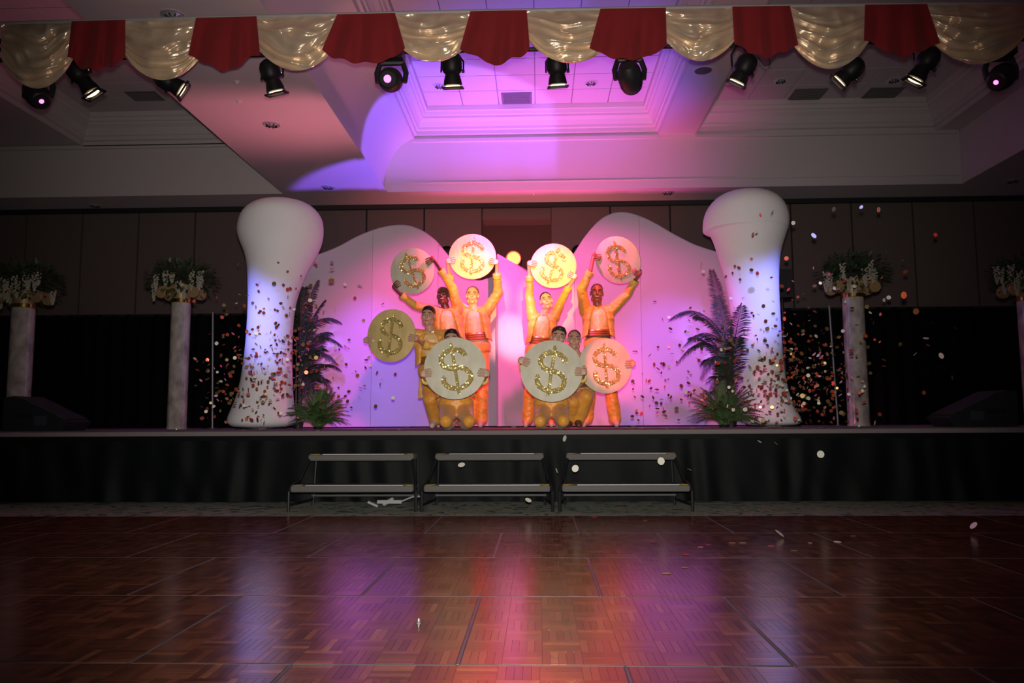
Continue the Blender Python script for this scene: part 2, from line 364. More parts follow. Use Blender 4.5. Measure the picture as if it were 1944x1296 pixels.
def drape(u, v):
    x = -9.6+u*18.6; z = 2.56-v*2.54
    return V((x, 12.85+.03*math.sin(x*26)+.03*noise.noise(V((x*3, z*.3, 0))), z))
MB().grid(drape, 700, 4).build('cloth', M_drape, dr, smooth=True)
MB().tube([(-9.6, 12.85, 2.55), (9, 12.85, 2.55)], .02).build('rail', M_blackp, dr)
for px, py0, py1, nm in ((1574, 580, 800, 'metal drape pole standing right of the right white tower'), (404, 592, 800, 'metal drape pole standing left of the left white tower')):
    a = at(px, py0, 11.4); b = V((a.x+.05, 11.4, ZS))
    p = thing('drape_pole', b, nm, 'pole', 'drape poles')
    MB().tube([b, a], .016).build('pipe', M_alu, p); MB().lathe([(.15, 0), (.15, .01), (.02, .012)], b).build('base_plate', M_blackp, p)
# ------------------------------------------------------------------ steps
def steps(x0, x1, label):
    cx = (x0+x1)/2; t = thing('stage_steps', (cx, 7.0, 0), label, 'steps', 'portable steps before the stage')
    for s_, xx in ((-1, x0), (1, x1)):
        k = .05*s_
        leg = [(xx, 6.83, 0), (xx, 6.83, .17), (xx-.2*k, 6.86, .215), (xx-.6*k, 7.02, .25), (xx-1.6*k, 7.14, .42), (xx-1.7*k, 7.2, .46), (xx-1.7*k, 7.40, .46)]
        MB().tube(leg, .014).build('side_rail', M_black, t)
        MB().tube([(xx-1.2*k, 7.36, 0), (xx-1.5*k, 7.40, .46)], .013).build('back_leg', M_black, t)
        MB().tube([(xx, 6.83, .06), (xx-1.2*k, 7.36, .06)], .009).build('side_brace', M_black, t)
    MB().tube([(x0+.05, 7.36, .09), (x1-.05, 7.36, .09)], .010).build('cross_bar', M_alu, t)
    for za, ya, ins in ((.225, 6.80, .02), (.475, 7.14, .07)):
        bm = bmesh.new(); bmesh.ops.create_cube(bm, size=1)
        bmesh.ops.scale(bm, vec=(x1-x0-2*ins, .28, .058), verts=bm.verts); bmesh.ops.translate(bm, vec=(cx, ya+.14, za-.029), verts=bm.verts)
        bmesh.ops.bevel(bm, geom=bm.edges[:], offset=.016, segments=3, affect='EDGES', profile=.5)
        me = bpy.data.meshes.new('tread'); bm.to_mesh(me); bm.free(); me.transform(Matrix.Translation(-ORG[t.name]))
        tr = mkobj('tread', me, M_tread, t, ORG[t.name], 'auto')
        MB().box((cx+.02, ya+.016, za+.001), (x1-x0-2*ins-.22, .006, .004)).build('nosing_strip', M_nose, tr)
        for s_ in (-1, 1): MB().box((cx+s_*((x1-x0)/2-ins-.05), ya+.05, za+.001), (.05, .07, .003), Matrix.Rotation(.6*s_, 3, 'Z')).build('tape_mark', M_yel, tr)
steps(-2.16, -1.06, 'leftmost of three grey carpeted two-tread stage steps')
steps(-1.01, .11, 'middle of three grey carpeted two-tread stage steps')
steps(.17, 1.29, 'rightmost of three grey carpeted two-tread stage steps')
p = at(742, 950, 7.25)
t = thing('cable_connector', (p.x, 7.2, 0), 'small white plastic connector lying under the leftmost stage steps', 'connector')
MB().box((p.x, 7.2, .05), (.22, .05, .03)).box((p.x-.15, 7.19, .03), (.1, .03, .02), Matrix.Rotation(.4, 3, 'Y')).cap((p.x-.05, 7.2, .03), .02, (p.x+.02, 7.2, .07), .018).build('body', M_plug, t)
MB().tube([(p.x+.1, 7.2, .05), (p.x+.2, 7.21, .09), (p.x+.3, 7.22, .095)], .008).build('lead', M_plug, t)
p = onz(795, 1184, .017)
t = thing('metal_cap', p, 'tiny shiny metal cap standing on the parquet floor', 'cap')
MB().lathe([(.008, 0), (.008, .006), (.006, .008), (.006, .018), (.003, .022)], p, 14).build('cap_body', M_tin, t, smooth='auto')
MB().lathe([(.0095, 0), (.0095, .003), (.008, .003)], p, 14).build('rim', M_tin, t, smooth='auto')

# ------------------------------------------------------------------ white towers and wave flats
def tower(rows, Yc, label):
    rs = []; zz = None
    for py, xl, xr in rows:
        a = at(xl, py, Yc); b = at(xr, py, Yc); c = (a+b)/2; h = (b.x-a.x)/2; d = min(h, .50)
        z = max(c.z, ZS) if py < 800 else ZS
        rs.append([V((c.x + h*math.cos(2*PI*k/48), Yc + d*math.sin(2*PI*k/48), z)) for k in range(48)])
    base = V(((rs[-1][0].x+rs[-1][24].x)/2, Yc, ZS))
    t = thing('spandex_tower', base, label, 'tower', 'white towers flanking the set')
    me = MB().rings(rs).mesh('cover', base); fixn(me)
    o = mkobj('cover', me, M_white, t, base, True)
    sub = o.modifiers.new('sub', 'SUBSURF'); sub.levels = 1; sub.render_levels = 1
    MB().lathe([(.33, 0), (.33, .012), (.3, .014)], base).build('base_plate', M_blackp, t)
    return t
tower([(380, 522, 546), (383, 498, 572), (391, 478, 592), (405, 463, 605), (420, 455, 612), (440, 452, 613), (455, 456, 611), (470, 463, 606), (490, 470, 595), (510, 472, 584), (540, 473, 571), (570, 473, 561), (600, 472, 556), (650, 469, 553), (700, 463, 553), (740, 456, 554), (770, 445, 556), (790, 436, 559), (808, 428, 563)],
      10.2, 'white fabric tower with bulbous top on the left side of the set')
tower([(363, 1402, 1430), (366, 1378, 1456), (376, 1358, 1476), (392, 1344, 1489), (408, 1337, 1495), (422, 1335, 1497), (434, 1335, 1495), (437, 1335, 1494), (438.2, 1339, 1494), (439.5, 1347, 1493), (442, 1349, 1492), (455, 1355, 1488), (480, 1363, 1480), (510, 1371, 1477), (550, 1381, 1477), (600, 1390, 1480), (650, 1397, 1483), (700, 1402, 1487), (740, 1405, 1494), (770, 1407, 1504), (792, 1409, 1518), (806, 1410, 1526)],
      10.2, 'white fabric tower with lipped mushroom top on the right side of the set')
def interp(tab, x):
    for (a, b), (c, d) in zip(tab[:-1], tab[1:]):
        if a <= x <= c: return b + (d-b)*(x-a)/(c-a)
    return tab[-1][1] if x > tab[-1][0] else tab[0][1]
def smoothtab(tab):
    out = []
    for i in range(len(tab)-1):
        p0 = tab[max(i-1, 0)]; p1 = tab[i]; p2 = tab[i+1]; p3 = tab[min(i+2, len(tab)-1)]
        for t in (0, .25, .5, .75):
            y = .5*((2*p1[1]) + (-p0[1]+p2[1])*t + (2*p0[1]-5*p1[1]+4*p2[1]-p3[1])*t*t + (-p0[1]+3*p1[1]-3*p2[1]+p3[1])*t**3)
            out.append((p1[0]+(p2[0]-p1[0])*t, y))
    out.append(tab[-1]); return out
def flat(top, dep, cuts, label, sm=True):
    tt = smoothtab(top) if sm else top
    base = at((cuts[0]+cuts[-1])/2, 700, interp(dep, (cuts[0]+cuts[-1])/2)); base.z = ZS
    t = thing('scenic_flat', base, label, 'stage flat', 'white wave flats')
    for a, b in zip(cuts[:-1], cuts[1:]):
        xs = [a+.25] + [x for x, y in tt if a+3 < x < b-3] + [b-.25]
        f = [at(x, interp(tt, x), interp(dep, x)) for x in xs]
        lo = [V((p.x, p.y, ZS+.02)) for p in (f[-1], f[0])]
        fr = f + lo; n = (f[-1]-f[0]).cross(V((0, 0, 1))); n.z = 0; n.normalize()
        if n.y > 0: n = -n
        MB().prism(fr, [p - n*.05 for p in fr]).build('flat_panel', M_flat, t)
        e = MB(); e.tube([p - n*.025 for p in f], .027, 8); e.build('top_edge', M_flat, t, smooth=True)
    MB().box((base.x, base.y+.42, ZS+.03), (.06, .5, .06)).build('brace', M_blackp, t)
flat([(572, 492), (600, 486), (640, 471), (680, 450), (720, 435), (765, 429), (797, 438), (825, 458), (850, 488), (875, 518), (905, 535), (935, 528), (968, 520)],
     [(560, 11.0), (708, 10.85), (970, 10.95)], [572, 708, 832, 968], 'wavy topped white flat behind the performers left of centre')
flat([(945, 484), (1003, 516)], [(940, 10.45), (1003, 10.75)], [945, 1003], 'narrow slant topped white flat in the centre between the coins', False)
flat([(1000, 514), (1040, 522), (1072, 508), (1091, 484), (1110, 455), (1130, 430), (1150, 413), (1175, 405), (1205, 409), (1240, 424), (1280, 447), (1320, 467), (1370, 482), (1405, 486)],
     [(1000, 10.8), (1213, 10.85), (1400, 11.0)], [1000, 1090, 1213, 1405], 'wavy topped white flat behind the performers right of centre')

# ------------------------------------------------------------------ valance, truss
val = thing('stage_valance', (-.3, 7.6, 4.3), 'swagged gold satin and red velvet valance hung above the stage', 'valance')
YV = 7.6
def vtop(px): return 47-39*px/1944*1.0 - 8*math.sin(PI*px/1944)*.6
gold = [(2, 140, 168), (232, 388, 152), (486, 640, 134), (748, 897, 118), (1000, 1168, 120), (1260, 1400, 116), (1500, 1652, 131), (1762, 1946, 122)]
for gi, (xa, xb, yb) in enumerate(gold):
    def sw(u, v, xa=xa, xb=xb, yb=yb, gi=gi):
        px = xa + (xb-xa)*u; yt = vtop(px)
        e = (yb-yt)
        sag = 1-(2*u-1)**2
        h = e*(.58+.42*sag**.8)
        py = yt + h*v**1.05*(1-.10*(1-sag)*v)
        ph = v*(4.6+.9*math.sin(gi*2.1)) + .9*noise.noise(V((u*2.6+gi*5, v*2.4, 0))) - .35*sag
        rg = 1-abs(math.sin(PI*ph)); rg2 = 1-abs(math.sin(PI*(ph*1.7+gi+.8*u)))
        fold = (.050*rg + .018*rg2) * (.30+.70*sag) * min(1, v*2.2+.12)
        fold += .045*noise.noise(V((u*5+gi*3, v*5+gi, 2.2)))*(.4+.6*sag)
        fold += .020*(1-abs(math.sin(PI*(u*3.2+.6*noise.noise(V((u*3, v*3, gi)))))))*max(0, 1-v*1.8)
        return at(px, py, YV-.02-.07*sag*math.sin(PI*min(1, v*1.1))-fold)
    MB().grid(sw, 72, 56).build('gold_swag', M_gold, val, smooth=True)
red = [(136, 238, 128, 238, 135), (372, 487, 357, 494, 130), (640, 750, 611, 769, 122), (893, 1000, 873, 1006, 122), (1140, 1264, 1119, 1266, 114), (1390, 1500, 1394, 1516, 108), (1642, 1760, 1640, 1785, 106)]
for ri, (xa, xb, xc, xd, yb) in enumerate(red):
    def jb(u, v, xa=xa, xb=xb, xc=xc, xd=xd, yb=yb, ri=ri):
        x = (xa+(xb-xa)*u)*(1-v) + (xc+(xd-xc)*u)*v; yt = vtop(x)-3
        bot = yb - 27*abs(2*u-1)**1.5 - 9*noise.noise(V((u*5, ri*4.7, .3))) - 2*math.sin(u*23+ri)
        py = yt + (bot-yt)*v
        return at(x, py, YV-.15-.030*math.sin(u*2*PI*2.7+ri*1.3+.8*v+1.5*noise.noise(V((u*3, ri, 0))))*(.25+v) - .02*noise.noise(V((u*4, v*2, ri*3.1))))
    MB().grid(jb, 48, 14).build('red_jabot', M_red, val, smooth=True)
MB().tube([at(x, vtop(x)-2, YV+.0) for x in range(-60, 2010, 60)], .022).build('header_pipe', mat('header_grey', (.42, .40, .38), .5), val, smooth=True)
a = at(4, 50, YV); b = at(-2, 170, YV)
def endc(u, v): return V((a.x-.10+.12*u, YV-.05+.015*math.sin(u*18), a.z - v*(a.z-b.z)))
MB().grid(endc, 10, 8).build('end_tail', M_gold, val, smooth=True)
ZT = at(972, 76, 7.95).z
tr = thing('lighting_truss', (-.3, 7.95, ZT), 'black lighting truss hidden behind the swagged valance', 'truss')
for dy, dz in ((0, 0), (.25, 0), (.12, .16)): MB().tube([(-6.4, 7.92+dy, ZT+dz), (5.9, 7.92+dy, ZT+dz)], .024).build('chord', M_black, tr)
lac = MB()
for k in range(40):
    x = -6.3+k*.3; lac.tube([(x, 7.92, ZT), (x+.15, 8.04, ZT+.16)], .009, 6); lac.tube([(x+.15, 8.04, ZT+.16), (x+.3, 8.17, ZT)], .009, 6); lac.tube([(x, 7.92, ZT), (x+.15, 8.17, ZT)], .009, 6)
lac.build('lacing', M_black, tr)

# ------------------------------------------------------------------ lighting fixtures
def frame(d, hint=V((0, -1, 0))):
    z = V(d).normalized(); x = hint.cross(z)
    if x.length < 1e-3: x = V((1, 0, 0)).cross(z)
    x.normalize(); y = z.cross(x); return x, y, z
def ellipsoidal(pa, pb, label, endglow=False, clampZ=None):
    a = at(*pa); b = at(*pb); x, y, z = frame(b-a); L = (b-a).length
    t = thing('ellipsoidal_spotlight', a, label, 'stage light', 'profile spotlights under the valance')
    MB().lathe([(.035, -.03), (.085, 0), (.106, .05), (.106, .14), (.092, .17), (.072, .19)], a, 20, z).build('lamp_housing', M_black, t, smooth='auto')
    MB().lathe([(.072, .18), (.078, .20), (.078, L-.12), (.092, L-.07), (.100, L-.02), (.080, L-.015)], a, 20, z).build('barrel', M_black, t, smooth='auto')
    R3 = Matrix((x, y, z)).transposed()
    g = MB()
    for s_, dx in ((-1, .09), (1, .09)):
        g.box(a+z*(L+.012)+x*s_*.095, (.03, .220, .016), R3); g.box(a+z*(L+.012)+y*s_*.095, (.220, .03, .016), R3)
    g.build('gel_frame', M_black, t)
    MB().lathe([(.078, 0), (.078, .006), (.001, .008)], a+z*(L-.01), 20, z).build('lens', mat('warm_lens', (1, .8, .5), .2, emis=((1, .75, .4), 4)), t)
    for a0, a1 in ((-150, -102), (-78, -30)):
        lk = MB()
        pts = [a+z*(L-.035) + (x*math.cos(math.radians(q)) + y*math.sin(math.radians(q)))*.100 for q in range(a0, a1+1, 5)]
        lk.tube(pts, .0080, 6).build('light_leak', M_glow, t)
    lk2 = [a+z*.13 + (x*math.cos(math.radians(q)) + y*math.sin(math.radians(q)))*.103 for q in (-140, -110, -85, -55, -20)]
    for q in lk2: MB().ell(q, (.009, .009, .009), 8, 5).build('vent_glow', mat('vent_glow', (1, .85, .55), .5, emis=((1, .82, .5), 2.0)), t)
    if endglow: MB().lathe([(.034, 0), (.036, -.012), (.026, -.026), (.001, -.03)], a+z*.0-y*.05, 14, z).build('end_cap', mat('end_cap', (.8, .65, .4), .5, emis=((1, .75, .42), .7)), t, smooth=True)
    yk = MB(); c = a+z*.16; top = V((c.x, c.y+.05, clampZ if clampZ else ZT-.03))
    for s_ in (-1, 1): yk.tube([c+x*s_*.118, c+x*s_*.118+(top-c)*.45, top+x*s_*.03], .010, 6)
    yk.build('yoke', M_black, t)
    MB().box(top+V((0, 0, .02)), (.05, .06, .08)).build('clamp', M_black, t)
    kb = MB(); kb.lathe([(.018, 0), (.018, .03), (.006, .032)], c+x*.10, 10, x); kb.build('knob', M_black, t)
    return a, b, z
YL = 8.0
ellipsoidal((136, 122, YL), (177, 178, YL+.10), 'black spotlight tilted right under the first red drape', True)
ellipsoidal((300, 142, YL), (347, 172, YL+.10), 'black spotlight half hidden behind the second gold swag')
ellipsoidal((508, 118, YL), (525, 176, YL+.10), 'black spotlight pointing down beside the third gold swag', True)
ellipsoidal((857, 106, YL), (860, 165, YL+.10), 'black spotlight pointing down left of centre under gold swag')
ellipsoidal((1056, 106, YL), (1059, 163, YL+.10), 'black spotlight pointing down right of centre under gold swag')
ellipsoidal((1424, 108, YL), (1398, 158, YL+.10), 'black spotlight tilted left with cable under the sixth red drape')
ellipsoidal((1632, 118, YL), (1592, 156, YL+.10), 'black spotlight half hidden behind the seventh gold swag')
ellipsoidal((1772, 96, YL), (1736, 154, YL+.10), 'black spotlight tilted left beside the last gold swag', True)
def mover(pc, lens, label, col, stren, sz=1.0, aim=None):
    c = at(*pc); l = at(*lens); z = (l-c).normalized()
    if aim is not None: z = V(aim).normalized()
    x, y, z = frame(z, V((0, 0, 1))); R3 = Matrix((x, y, z)).transposed()
    t = thing('moving_head_light', c, label, 'stage light', 'moving heads under the valance')
    MB().lathe([(.02, -.17), (.085, -.15), (.118, -.08), (.128, 0), (.120, .09), (.098, .15), (.075, .165)], c, 22, z).build('head', M_blackp, t, smooth='auto')
    MB().lathe([(.040*sz, 0), (.038*sz, .012), (.001, .018)], c+z*.160, 22, z).build('lens', mat('lens_'+label[:14].replace(' ', '_'), col, .2, emis=(col, stren)), t, smooth=True)
    MB().lathe([(.078, 0), (.078, .014), (.040*sz, .014), (.040*sz, 0)], c+z*.158, 22, z, cap=False).build('bezel', M_black, t)
    yk = MB(); topz = ZT-.02
    for s_ in (-1, 1):
        yk.tube([c+V((s_*.145, .02, -.02)), c+V((s_*.155, .03, .09)), c+V((s_*.12, .03, .20))], [.025, .03, .028], 8)
    yk.tube([c+V((-.13, .03, .2)), c+V((.13, .03, .2))], .032, 8)
    yk.build('yoke', M_blackp, t, smooth='auto')
    MB().box(c+V((0, .03, .27)), (.26, .2, .10)).build('base', M_blackp, t)
    cz = max(topz, c.z+.33)
    MB().tube([c+V((0, .03, .3)), V((c.x, c.y+.03, cz+.03))], .022, 8).box(V((c.x, 8.045, cz+.02)), (.06, .30, .05)).build('clamp', M_black, t)
    return c, z
mover((742, 152, 7.95), (741, 163, 7.8), 'moving head with glowing pink lens left of centre', (1.0, 0.10, 0.50), 5, 1.0, aim=(-.03, -.9, -.32))
mover((1196, 146, 7.95), (1200, 150, 7.8), 'unlit black moving head right of centre under a red drape', (0.02, 0.02, 0.02), 0, 1.0, aim=(.25, .8, -.5))
mover((70, 180, 7.95), (92, 203, 7.8), 'moving head with small violet lens at the left end', (0.50, 0.06, 1.0), 3, .62, aim=(.62, -.45, -.62))
mover((1903, 145, 7.95), (1876, 167, 7.8), 'moving head with small violet lens at the right end', (0.60, 0.06, 1.0), 3, .62, aim=(-.66, -.45, -.55))
pL = at(92, 215, 7.9); pR = at(1876, 178, 7.9)
spot('mover_beam', pL+V((.1, .1, -.1)), (-3.45, 10.2, 1.95), (0.20, 0.20, 1.0), 420, 20, 1.0)
spot('mover_beam', pR+V((-.1, .1, -.1)), (2.85, 10.2, 2.2), (0.20, 0.22, 1.0), 420, 20, 1.0)
cb = thing('light_cable', at(1450, 115, 8.0), 'loose black cable looping beside a spotlight under the valance', 'cable')
MB().tube([at(1438, 108, 8), at(1452, 125, 8), at(1462, 122, 8), at(1460, 108, 8), at(1448, 100, 8)], .006, 6).build('loop', M_black, cb, smooth=True)

# downlights, vents, sprinklers, speaker
def downlight(p, label, r=.105):
    t = thing('downlight', p, label, 'ceiling light', 'recessed ceiling downlights')
    MB().lathe([(r+.02, 0), (r+.02, -.008), (r, -.010), (r, -.002)], p, 28, cap=False).build('trim_ring', M_chrome, t)
    MB().lathe([(r, -.004), (r*.93, -.006), (r*.6, -.022), (r*.25, -.034), (.004, -.036)], p, 28, cap=False).build('reflector', M_chrome, t, smooth=True)
    fb = MB()
    for k in range(4):
        an = k*PI/4; fb.box(p+V((0, 0, -.026)), (2*r*.80, .007, .022), Matrix.Rotation(an, 3, 'Z'))
    fb.build('louvre', M_blackp, t)
for (x, y), lb in zip(((-3.83, 7.83), (-3.83, 10.93), (-3.83, 14.01), (2.47, 14.67), (-8.75, 15.0), (8.61, 14.25)),
                      ('chrome downlight above the valance near the top left', 'chrome downlight in the pink soffit below the second spotlight', 'chrome downlight in the soffit above the left tower', 'chrome downlight in the soffit near the right wave flat', 'chrome downlight in the dark soffit at far left', 'chrome downlight in the dark soffit at far right')):
    downlight(V((x, y, Z0)), lb)
for (px, py), lb in zip(((835, 163), (1122, 157), (1482, 153), (1697, 152)),
                        ('chrome downlight in violet tiles behind a spotlight', 'chrome downlight in violet tiles right of centre', 'chrome downlight in the right coffer beside a spotlight', 'chrome downlight in the right coffer by the end spotlight')):
    downlight(onz(px, py, Z2-.004), lb)
p = onz(1335, 133, Z1)
t = thing('ceiling_speaker', p, 'round dark grille speaker in the ceiling beam', 'speaker')
MB().lathe([(.13, 0), (.13, -.012), (.11, -.016), (.001, -.018)], p, 28).build('grille', mat('grille', (.12, .1, .1), .7), t, smooth='auto')
MB().lathe([(.145, 0), (.145, -.008), (.13, -.010)], p, 28).build('rim', M_ceil, t, smooth='auto')
gm = mat('vent_grey', (.16, .15, .15), .7)
for px, py, w_, d_, lb in ((981, 186, .55, .5, 'dark square air vent in the violet ceiling tiles'), (1533, 179, .58, .5, 'dark air vent in the right ceiling coffer'), (1676, 176, .6, .45, 'slim air vent at the right end of the right coffer'), (275, 182, .55, .4, 'dark air vent in the left ceiling coffer')):
    p = onz(px, py, Z2-.004)
    t = thing('air_vent', p, lb, 'air vent', 'ceiling air vents')
    MB().box(p+V((0, 0, -.006)), (w_, d_, .012)).build('vent_frame', gm, t)
    for k in range(8): MB().box(p+V((0, -d_/2+.05+k*(d_-.1)/7, -.016)), (w_-.08, .022, .012), Matrix.Rotation(.5, 3, 'X')).build('slat', gm, t)
for px, py, z, lb in ((453, 192, Z0, 'small sprinkler cap in the pink soffit'), (450, 155, Z0, 'small detector in the pink soffit near the valance'), (1013, 368, Z0, 'small sprinkler cap in the soffit above the centre')):
    p = onz(px, py, z); t = thing('sprinkler', p, lb, 'sprinkler')
    MB().lathe([(.04, 0), (.04, -.006), (.02, -.012), (.012, -.03), (.001, -.032)], p, 16).build('cap', M_ceil, t, smooth='auto')

# par cans behind the scenery
def par(px, py, Y, label, lit):
    c = at(px, py, Y); x, y, z = frame(V((0, -1, -.15))); t = thing('par_can', (c.x, Y+.1, ZS), label, 'stage light')
    MB().lathe([(.05, .25), (.09, .2), (.105, .0), (.105, -.06), (.098, -.06), (.098, -.01)], c, 22, -z, cap=False).build('can', M_black, t, smooth='auto')
    MB().lathe([(.096, 0), (.09, -.008), (.06, -.02), (.001, -.026)], c, 22, -z).build('lens', mat('par_lens', (1, .55, .1), .3, emis=((1, .42, .05), 5)) if lit else M_black, t, smooth='auto')
    if lit: MB().lathe([(.112, -.05), (.112, -.075), (.097, -.075), (.097, -.05)], c, 22, -z, cap=False).build('gel_ring', mat('red_gel', (1, .05, .03), .3, emis=((1, .03, .02), 1.5)), t)
    MB().tube([(c.x, Y+.12, ZS+.01), (c.x, Y+.12, c.z-.13)], .02).build('stand', M_black, t)
    yk = MB(); yk.tube([c+V((-.12, .08, 0)), c+V((-.1, .12, -.12)), c+V((.1, .12, -.12)), c+V((.12, .08, 0))], .012, 6); yk.build('yoke', M_black, t)
    for k in range(3):
        a_ = k*2*PI/3+.4; MB().tube([(c.x, Y+.12, ZS+.2), (c.x+.25*math.cos(a_), Y+.12+.25*math.sin(a_), ZS+.012)], .012, 6).build('leg', M_black, t)
par(975, 491, 11.6, 'glowing amber par can showing above the centre flat', True)
par(849, 480, 11.6, 'dark par can peeking beside the glowing raised coin', False)
par(1098, 478, 11.6, 'dark par can peeking over the right wave flat', False)
p = at(1484, 540, 11.2)
t = thing('speaker_stand', (p.x, 11.2, ZS), 'black loudspeaker on a pole behind the right tower', 'speaker')
MB().box(p, (.24, .24, .40)).build('cabinet', M_blackp, t); MB().tube([(p.x, 11.2, ZS), (p.x, 11.2, p.z-.2)], .018).build('pole', M_black, t)
MB().lathe([(.18, 0), (.18, .01), (.02, .015)], (p.x, 11.2, ZS)).build('base_plate', M_black, t)
# ------------------------------------------------------------------ wedge monitors
def wedge(px, Y, flip, label):
    c = at(px, 780, Y); c.z = ZS; t = thing('stage_monitor', c, label, 'speaker', 'wedge monitors at the stage ends')
    s_ = flip; W = .46
    pr = [(-.34*s_, 0), (.34*s_, 0), (.42*s_, .10), (-.22*s_, .40), (-.34*s_, .38)]
    f = [c+V((x, -.18, z)) for x, z in pr]; b = [c+V((x, .30, z)) for x, z in pr]
    MB().prism(f, b).build('cabinet', M_blackp, t)
    n = V((.30*s_, 0, .64)).normalized(); m0 = c+V((.10*s_, .06, .25)); d = V((.64*s_, 0, -.30)).normalized()
    MB().box(m0+n*.012, (.60, .42, .02), Matrix((d, V((0, 1, 0)), n)).transposed()).build('grille', mat('grille_black', (.02, .02, .022), .5, bump=(300, .6)), t)
    MB().box(c+V((-.10*s_, -.19, .17)), (.20, .012, .05)).build('handle', M_black, t)
    MB().box(c+V((.10*s_, -.185, .12)), (.14, .006, .10)).build('side_plate', mat('side_plate', (.03, .035, .045), .4), t)
wedge(80, 9.0, 1, 'black wedge monitor speaker at the left end of the stage')
wedge(1855, 9.0, -1, 'black wedge monitor speaker at the right end of the stage')

# ------------------------------------------------------------------ flower columns
def leafquad(b, c, d, n, L, W):
    d = d.normalized(); s_ = d.cross(n)
    if s_.length < 1e-4: s_ = d.orthogonal()
    s_.normalize()
    b.add([c, c+d*L*.5+s_*W*.5, c+d*L, c+d*L*.5-s_*W*.5], [(0, 1, 2, 3)])
def column(px, pyt, wpx, Y, label, seed):
    random.seed(seed); top = at(px, pyt, Y); r = wpx*Y/FPX/2; base = V((top.x, Y, ZS)); H = top.z-ZS
    t = thing('flower_column', base, label, 'column', 'marble flower columns')
    MB().lathe([(r*1.05, 0), (r*1.05, .03), (r, .04), (r, H)], base, 32).build('shaft', M_marble, t, smooth='auto')
    MB().lathe([(r*1.02, H), (r*1.12, H+.005), (r*1.12, H+.05), (r*1.02, H+.055)], base, 32).build('band', M_brass, t, smooth='auto')
    MB().lathe([(r*.95, H+.05), (r*.95, H+.12), (r*1.2, H+.19), (r*1.25, H+.24)], base, 24).build('capital', M_capital, t, smooth='auto')
    for s_ in (-1, 1):
        for yy in (-1, 1):
            c = base+V((s_*r*1.75, yy*r*.9, H+.13)); vb = MB(); vb.lathe([(.07, -.03), (.075, -.02), (.075, .02), (.07, .03)], c, 18, V((0, 1, 0)))
            vb.lathe([(.038, -.04), (.042, -.03), (.042, .03), (.038, .04)], c, 14, V((0, 1, 0))); vb.build('volute', M_capital, t, smooth='auto')
    MB().box(base+V((0, 0, H+.19)), (r*3.8, r*2.5, .045)).build('abacus', M_capital, t)
    MB().lathe([(r*.9, H+.21), (r*1.05, H+.215), (r*1.05, H+.26), (r*.9, H+.265)], base, 28).build('band', M_brass, t, smooth='auto')
    fl_ = MB(); c = base+V((0, 0, H+.30))
    for k in range(900):
        d = V((random.gauss(0, 1), random.gauss(0, .8), random.gauss(.15, .7))).normalized(); rr = random.uniform(.12, .44)
        pp = c+V((d.x*rr, d.y*rr, d.z*rr*.62+.03))
        leafquad(fl_, pp, d+V((random.uniform(-.5, .5), random.uniform(-.5, .5), random.uniform(-.7, .3))), V((random.random()-.5, random.random()-.5, 1)), random.uniform(.06, .11), .035)
    o = fl_.build('foliage', M_leaf, t, recalc=False); o['kind'] = 'stuff'
    for k in range(15):
        an = random.uniform(0, 2*PI) if k > 8 else PI*(1.05+.1*k); rr = random.uniform(.2, .36); q = c+V((math.cos(an)*rr*1.05, math.sin(an)*rr*.8, random.uniform(-.08, .16)))
        bl = MB(); ln = random.uniform(.12, .24)
        for j in range(26):
            tt = j/25; a_ = j*2.4; w_ = .028*(1-tt)**.6+.004
            bl.ell(q+V((w_*math.cos(a_), w_*math.sin(a_), -ln*tt)), (.013, .013, .015), 6, 4)
        bl.build('blossom_spray', M_bloss, t)
column(344, 576, 36, 10.4, 'marble flower column just left of the left white tower', 11)
column(1619, 566, 39, 10.4, 'marble flower column just right of the right white tower', 12)
column(45, 586, 42, 9.8, 'marble flower column beside the left wedge monitor', 13)
column(1954, 572, 42, 9.9, 'marble flower column cut by the right picture edge', 14)

# ------------------------------------------------------------------ palms and ferns
def frond(t, base, tip, droop, nl, ll, name='frond', mt=M_palm):
    b = MB(); base = V(base); tip = V(tip); pts = []
    for i in range(13):
        s_ = i/12; pts.append(base.lerp(tip, s_) + V((0, 0, droop*(4*s_*(1-s_)) - .0)))
    b.tube(pts, [.008*(1-.8*i/12) for i in range(13)], 5)
    side = (tip-base).cross(V((0, 0, 1)))
    if side.length < .05: side = V((1, .2, 0))
    side.normalize()
    for k in range(nl):
        s_ = .15+.85*k/nl; i = min(11, int(s_*12)); p_ = pts[i].lerp(pts[i+1], s_*12-i); tg = (pts[i+1]-pts[i]).normalized()
        ln = ll*math.sin(PI*(.12+.83*s_))**.7*random.uniform(.85, 1.1)
        for sg in (-1, 1):
            d = (tg*.75+side*sg*.75+V((0, 0, -.25+random.uniform(-.1, .1)))).normalized()
            n = tg.cross(side); m1 = p_+d*ln*.5+V((0, 0, .0)); m2 = p_+d*ln+V((0, 0, -ln*.22)); w_ = tg*.0055
            b.add([p_-w_*.5, m1-w_, m2, m1+w_, p_+w_*.5], [(0, 1, 2, 3, 4)])
    b.build(name, mt, t, recalc=False)
def palm(base, fronds, label, seed):
    random.seed(seed); t = thing('potted_palm', base, label, 'palm', 'palms beside the towers')
    MB().lathe([(.06, 0), (.075, .10), (.08, .11), (.07, .105)], base, 18).build('pot', M_blackp, t, smooth='auto')
    for k in range(4):
        x = base.x+.03*math.cos(k*1.7); y = base.y+.03*math.sin(k*1.7)
        MB().tube([(x, y, base.z+.09), (x+.02*math.cos(k*2), y, base.z+1.0+.1*k)], [.014, .009], 6).build('stem', M_trunk, t)
    for (bx, by, bY), (tx, ty, tY), dr in fronds: frond(t, at(bx, by, bY), at(tx, ty, tY), dr, 58, .21)
b = at(566, 800, 10.55); b.z = ZS
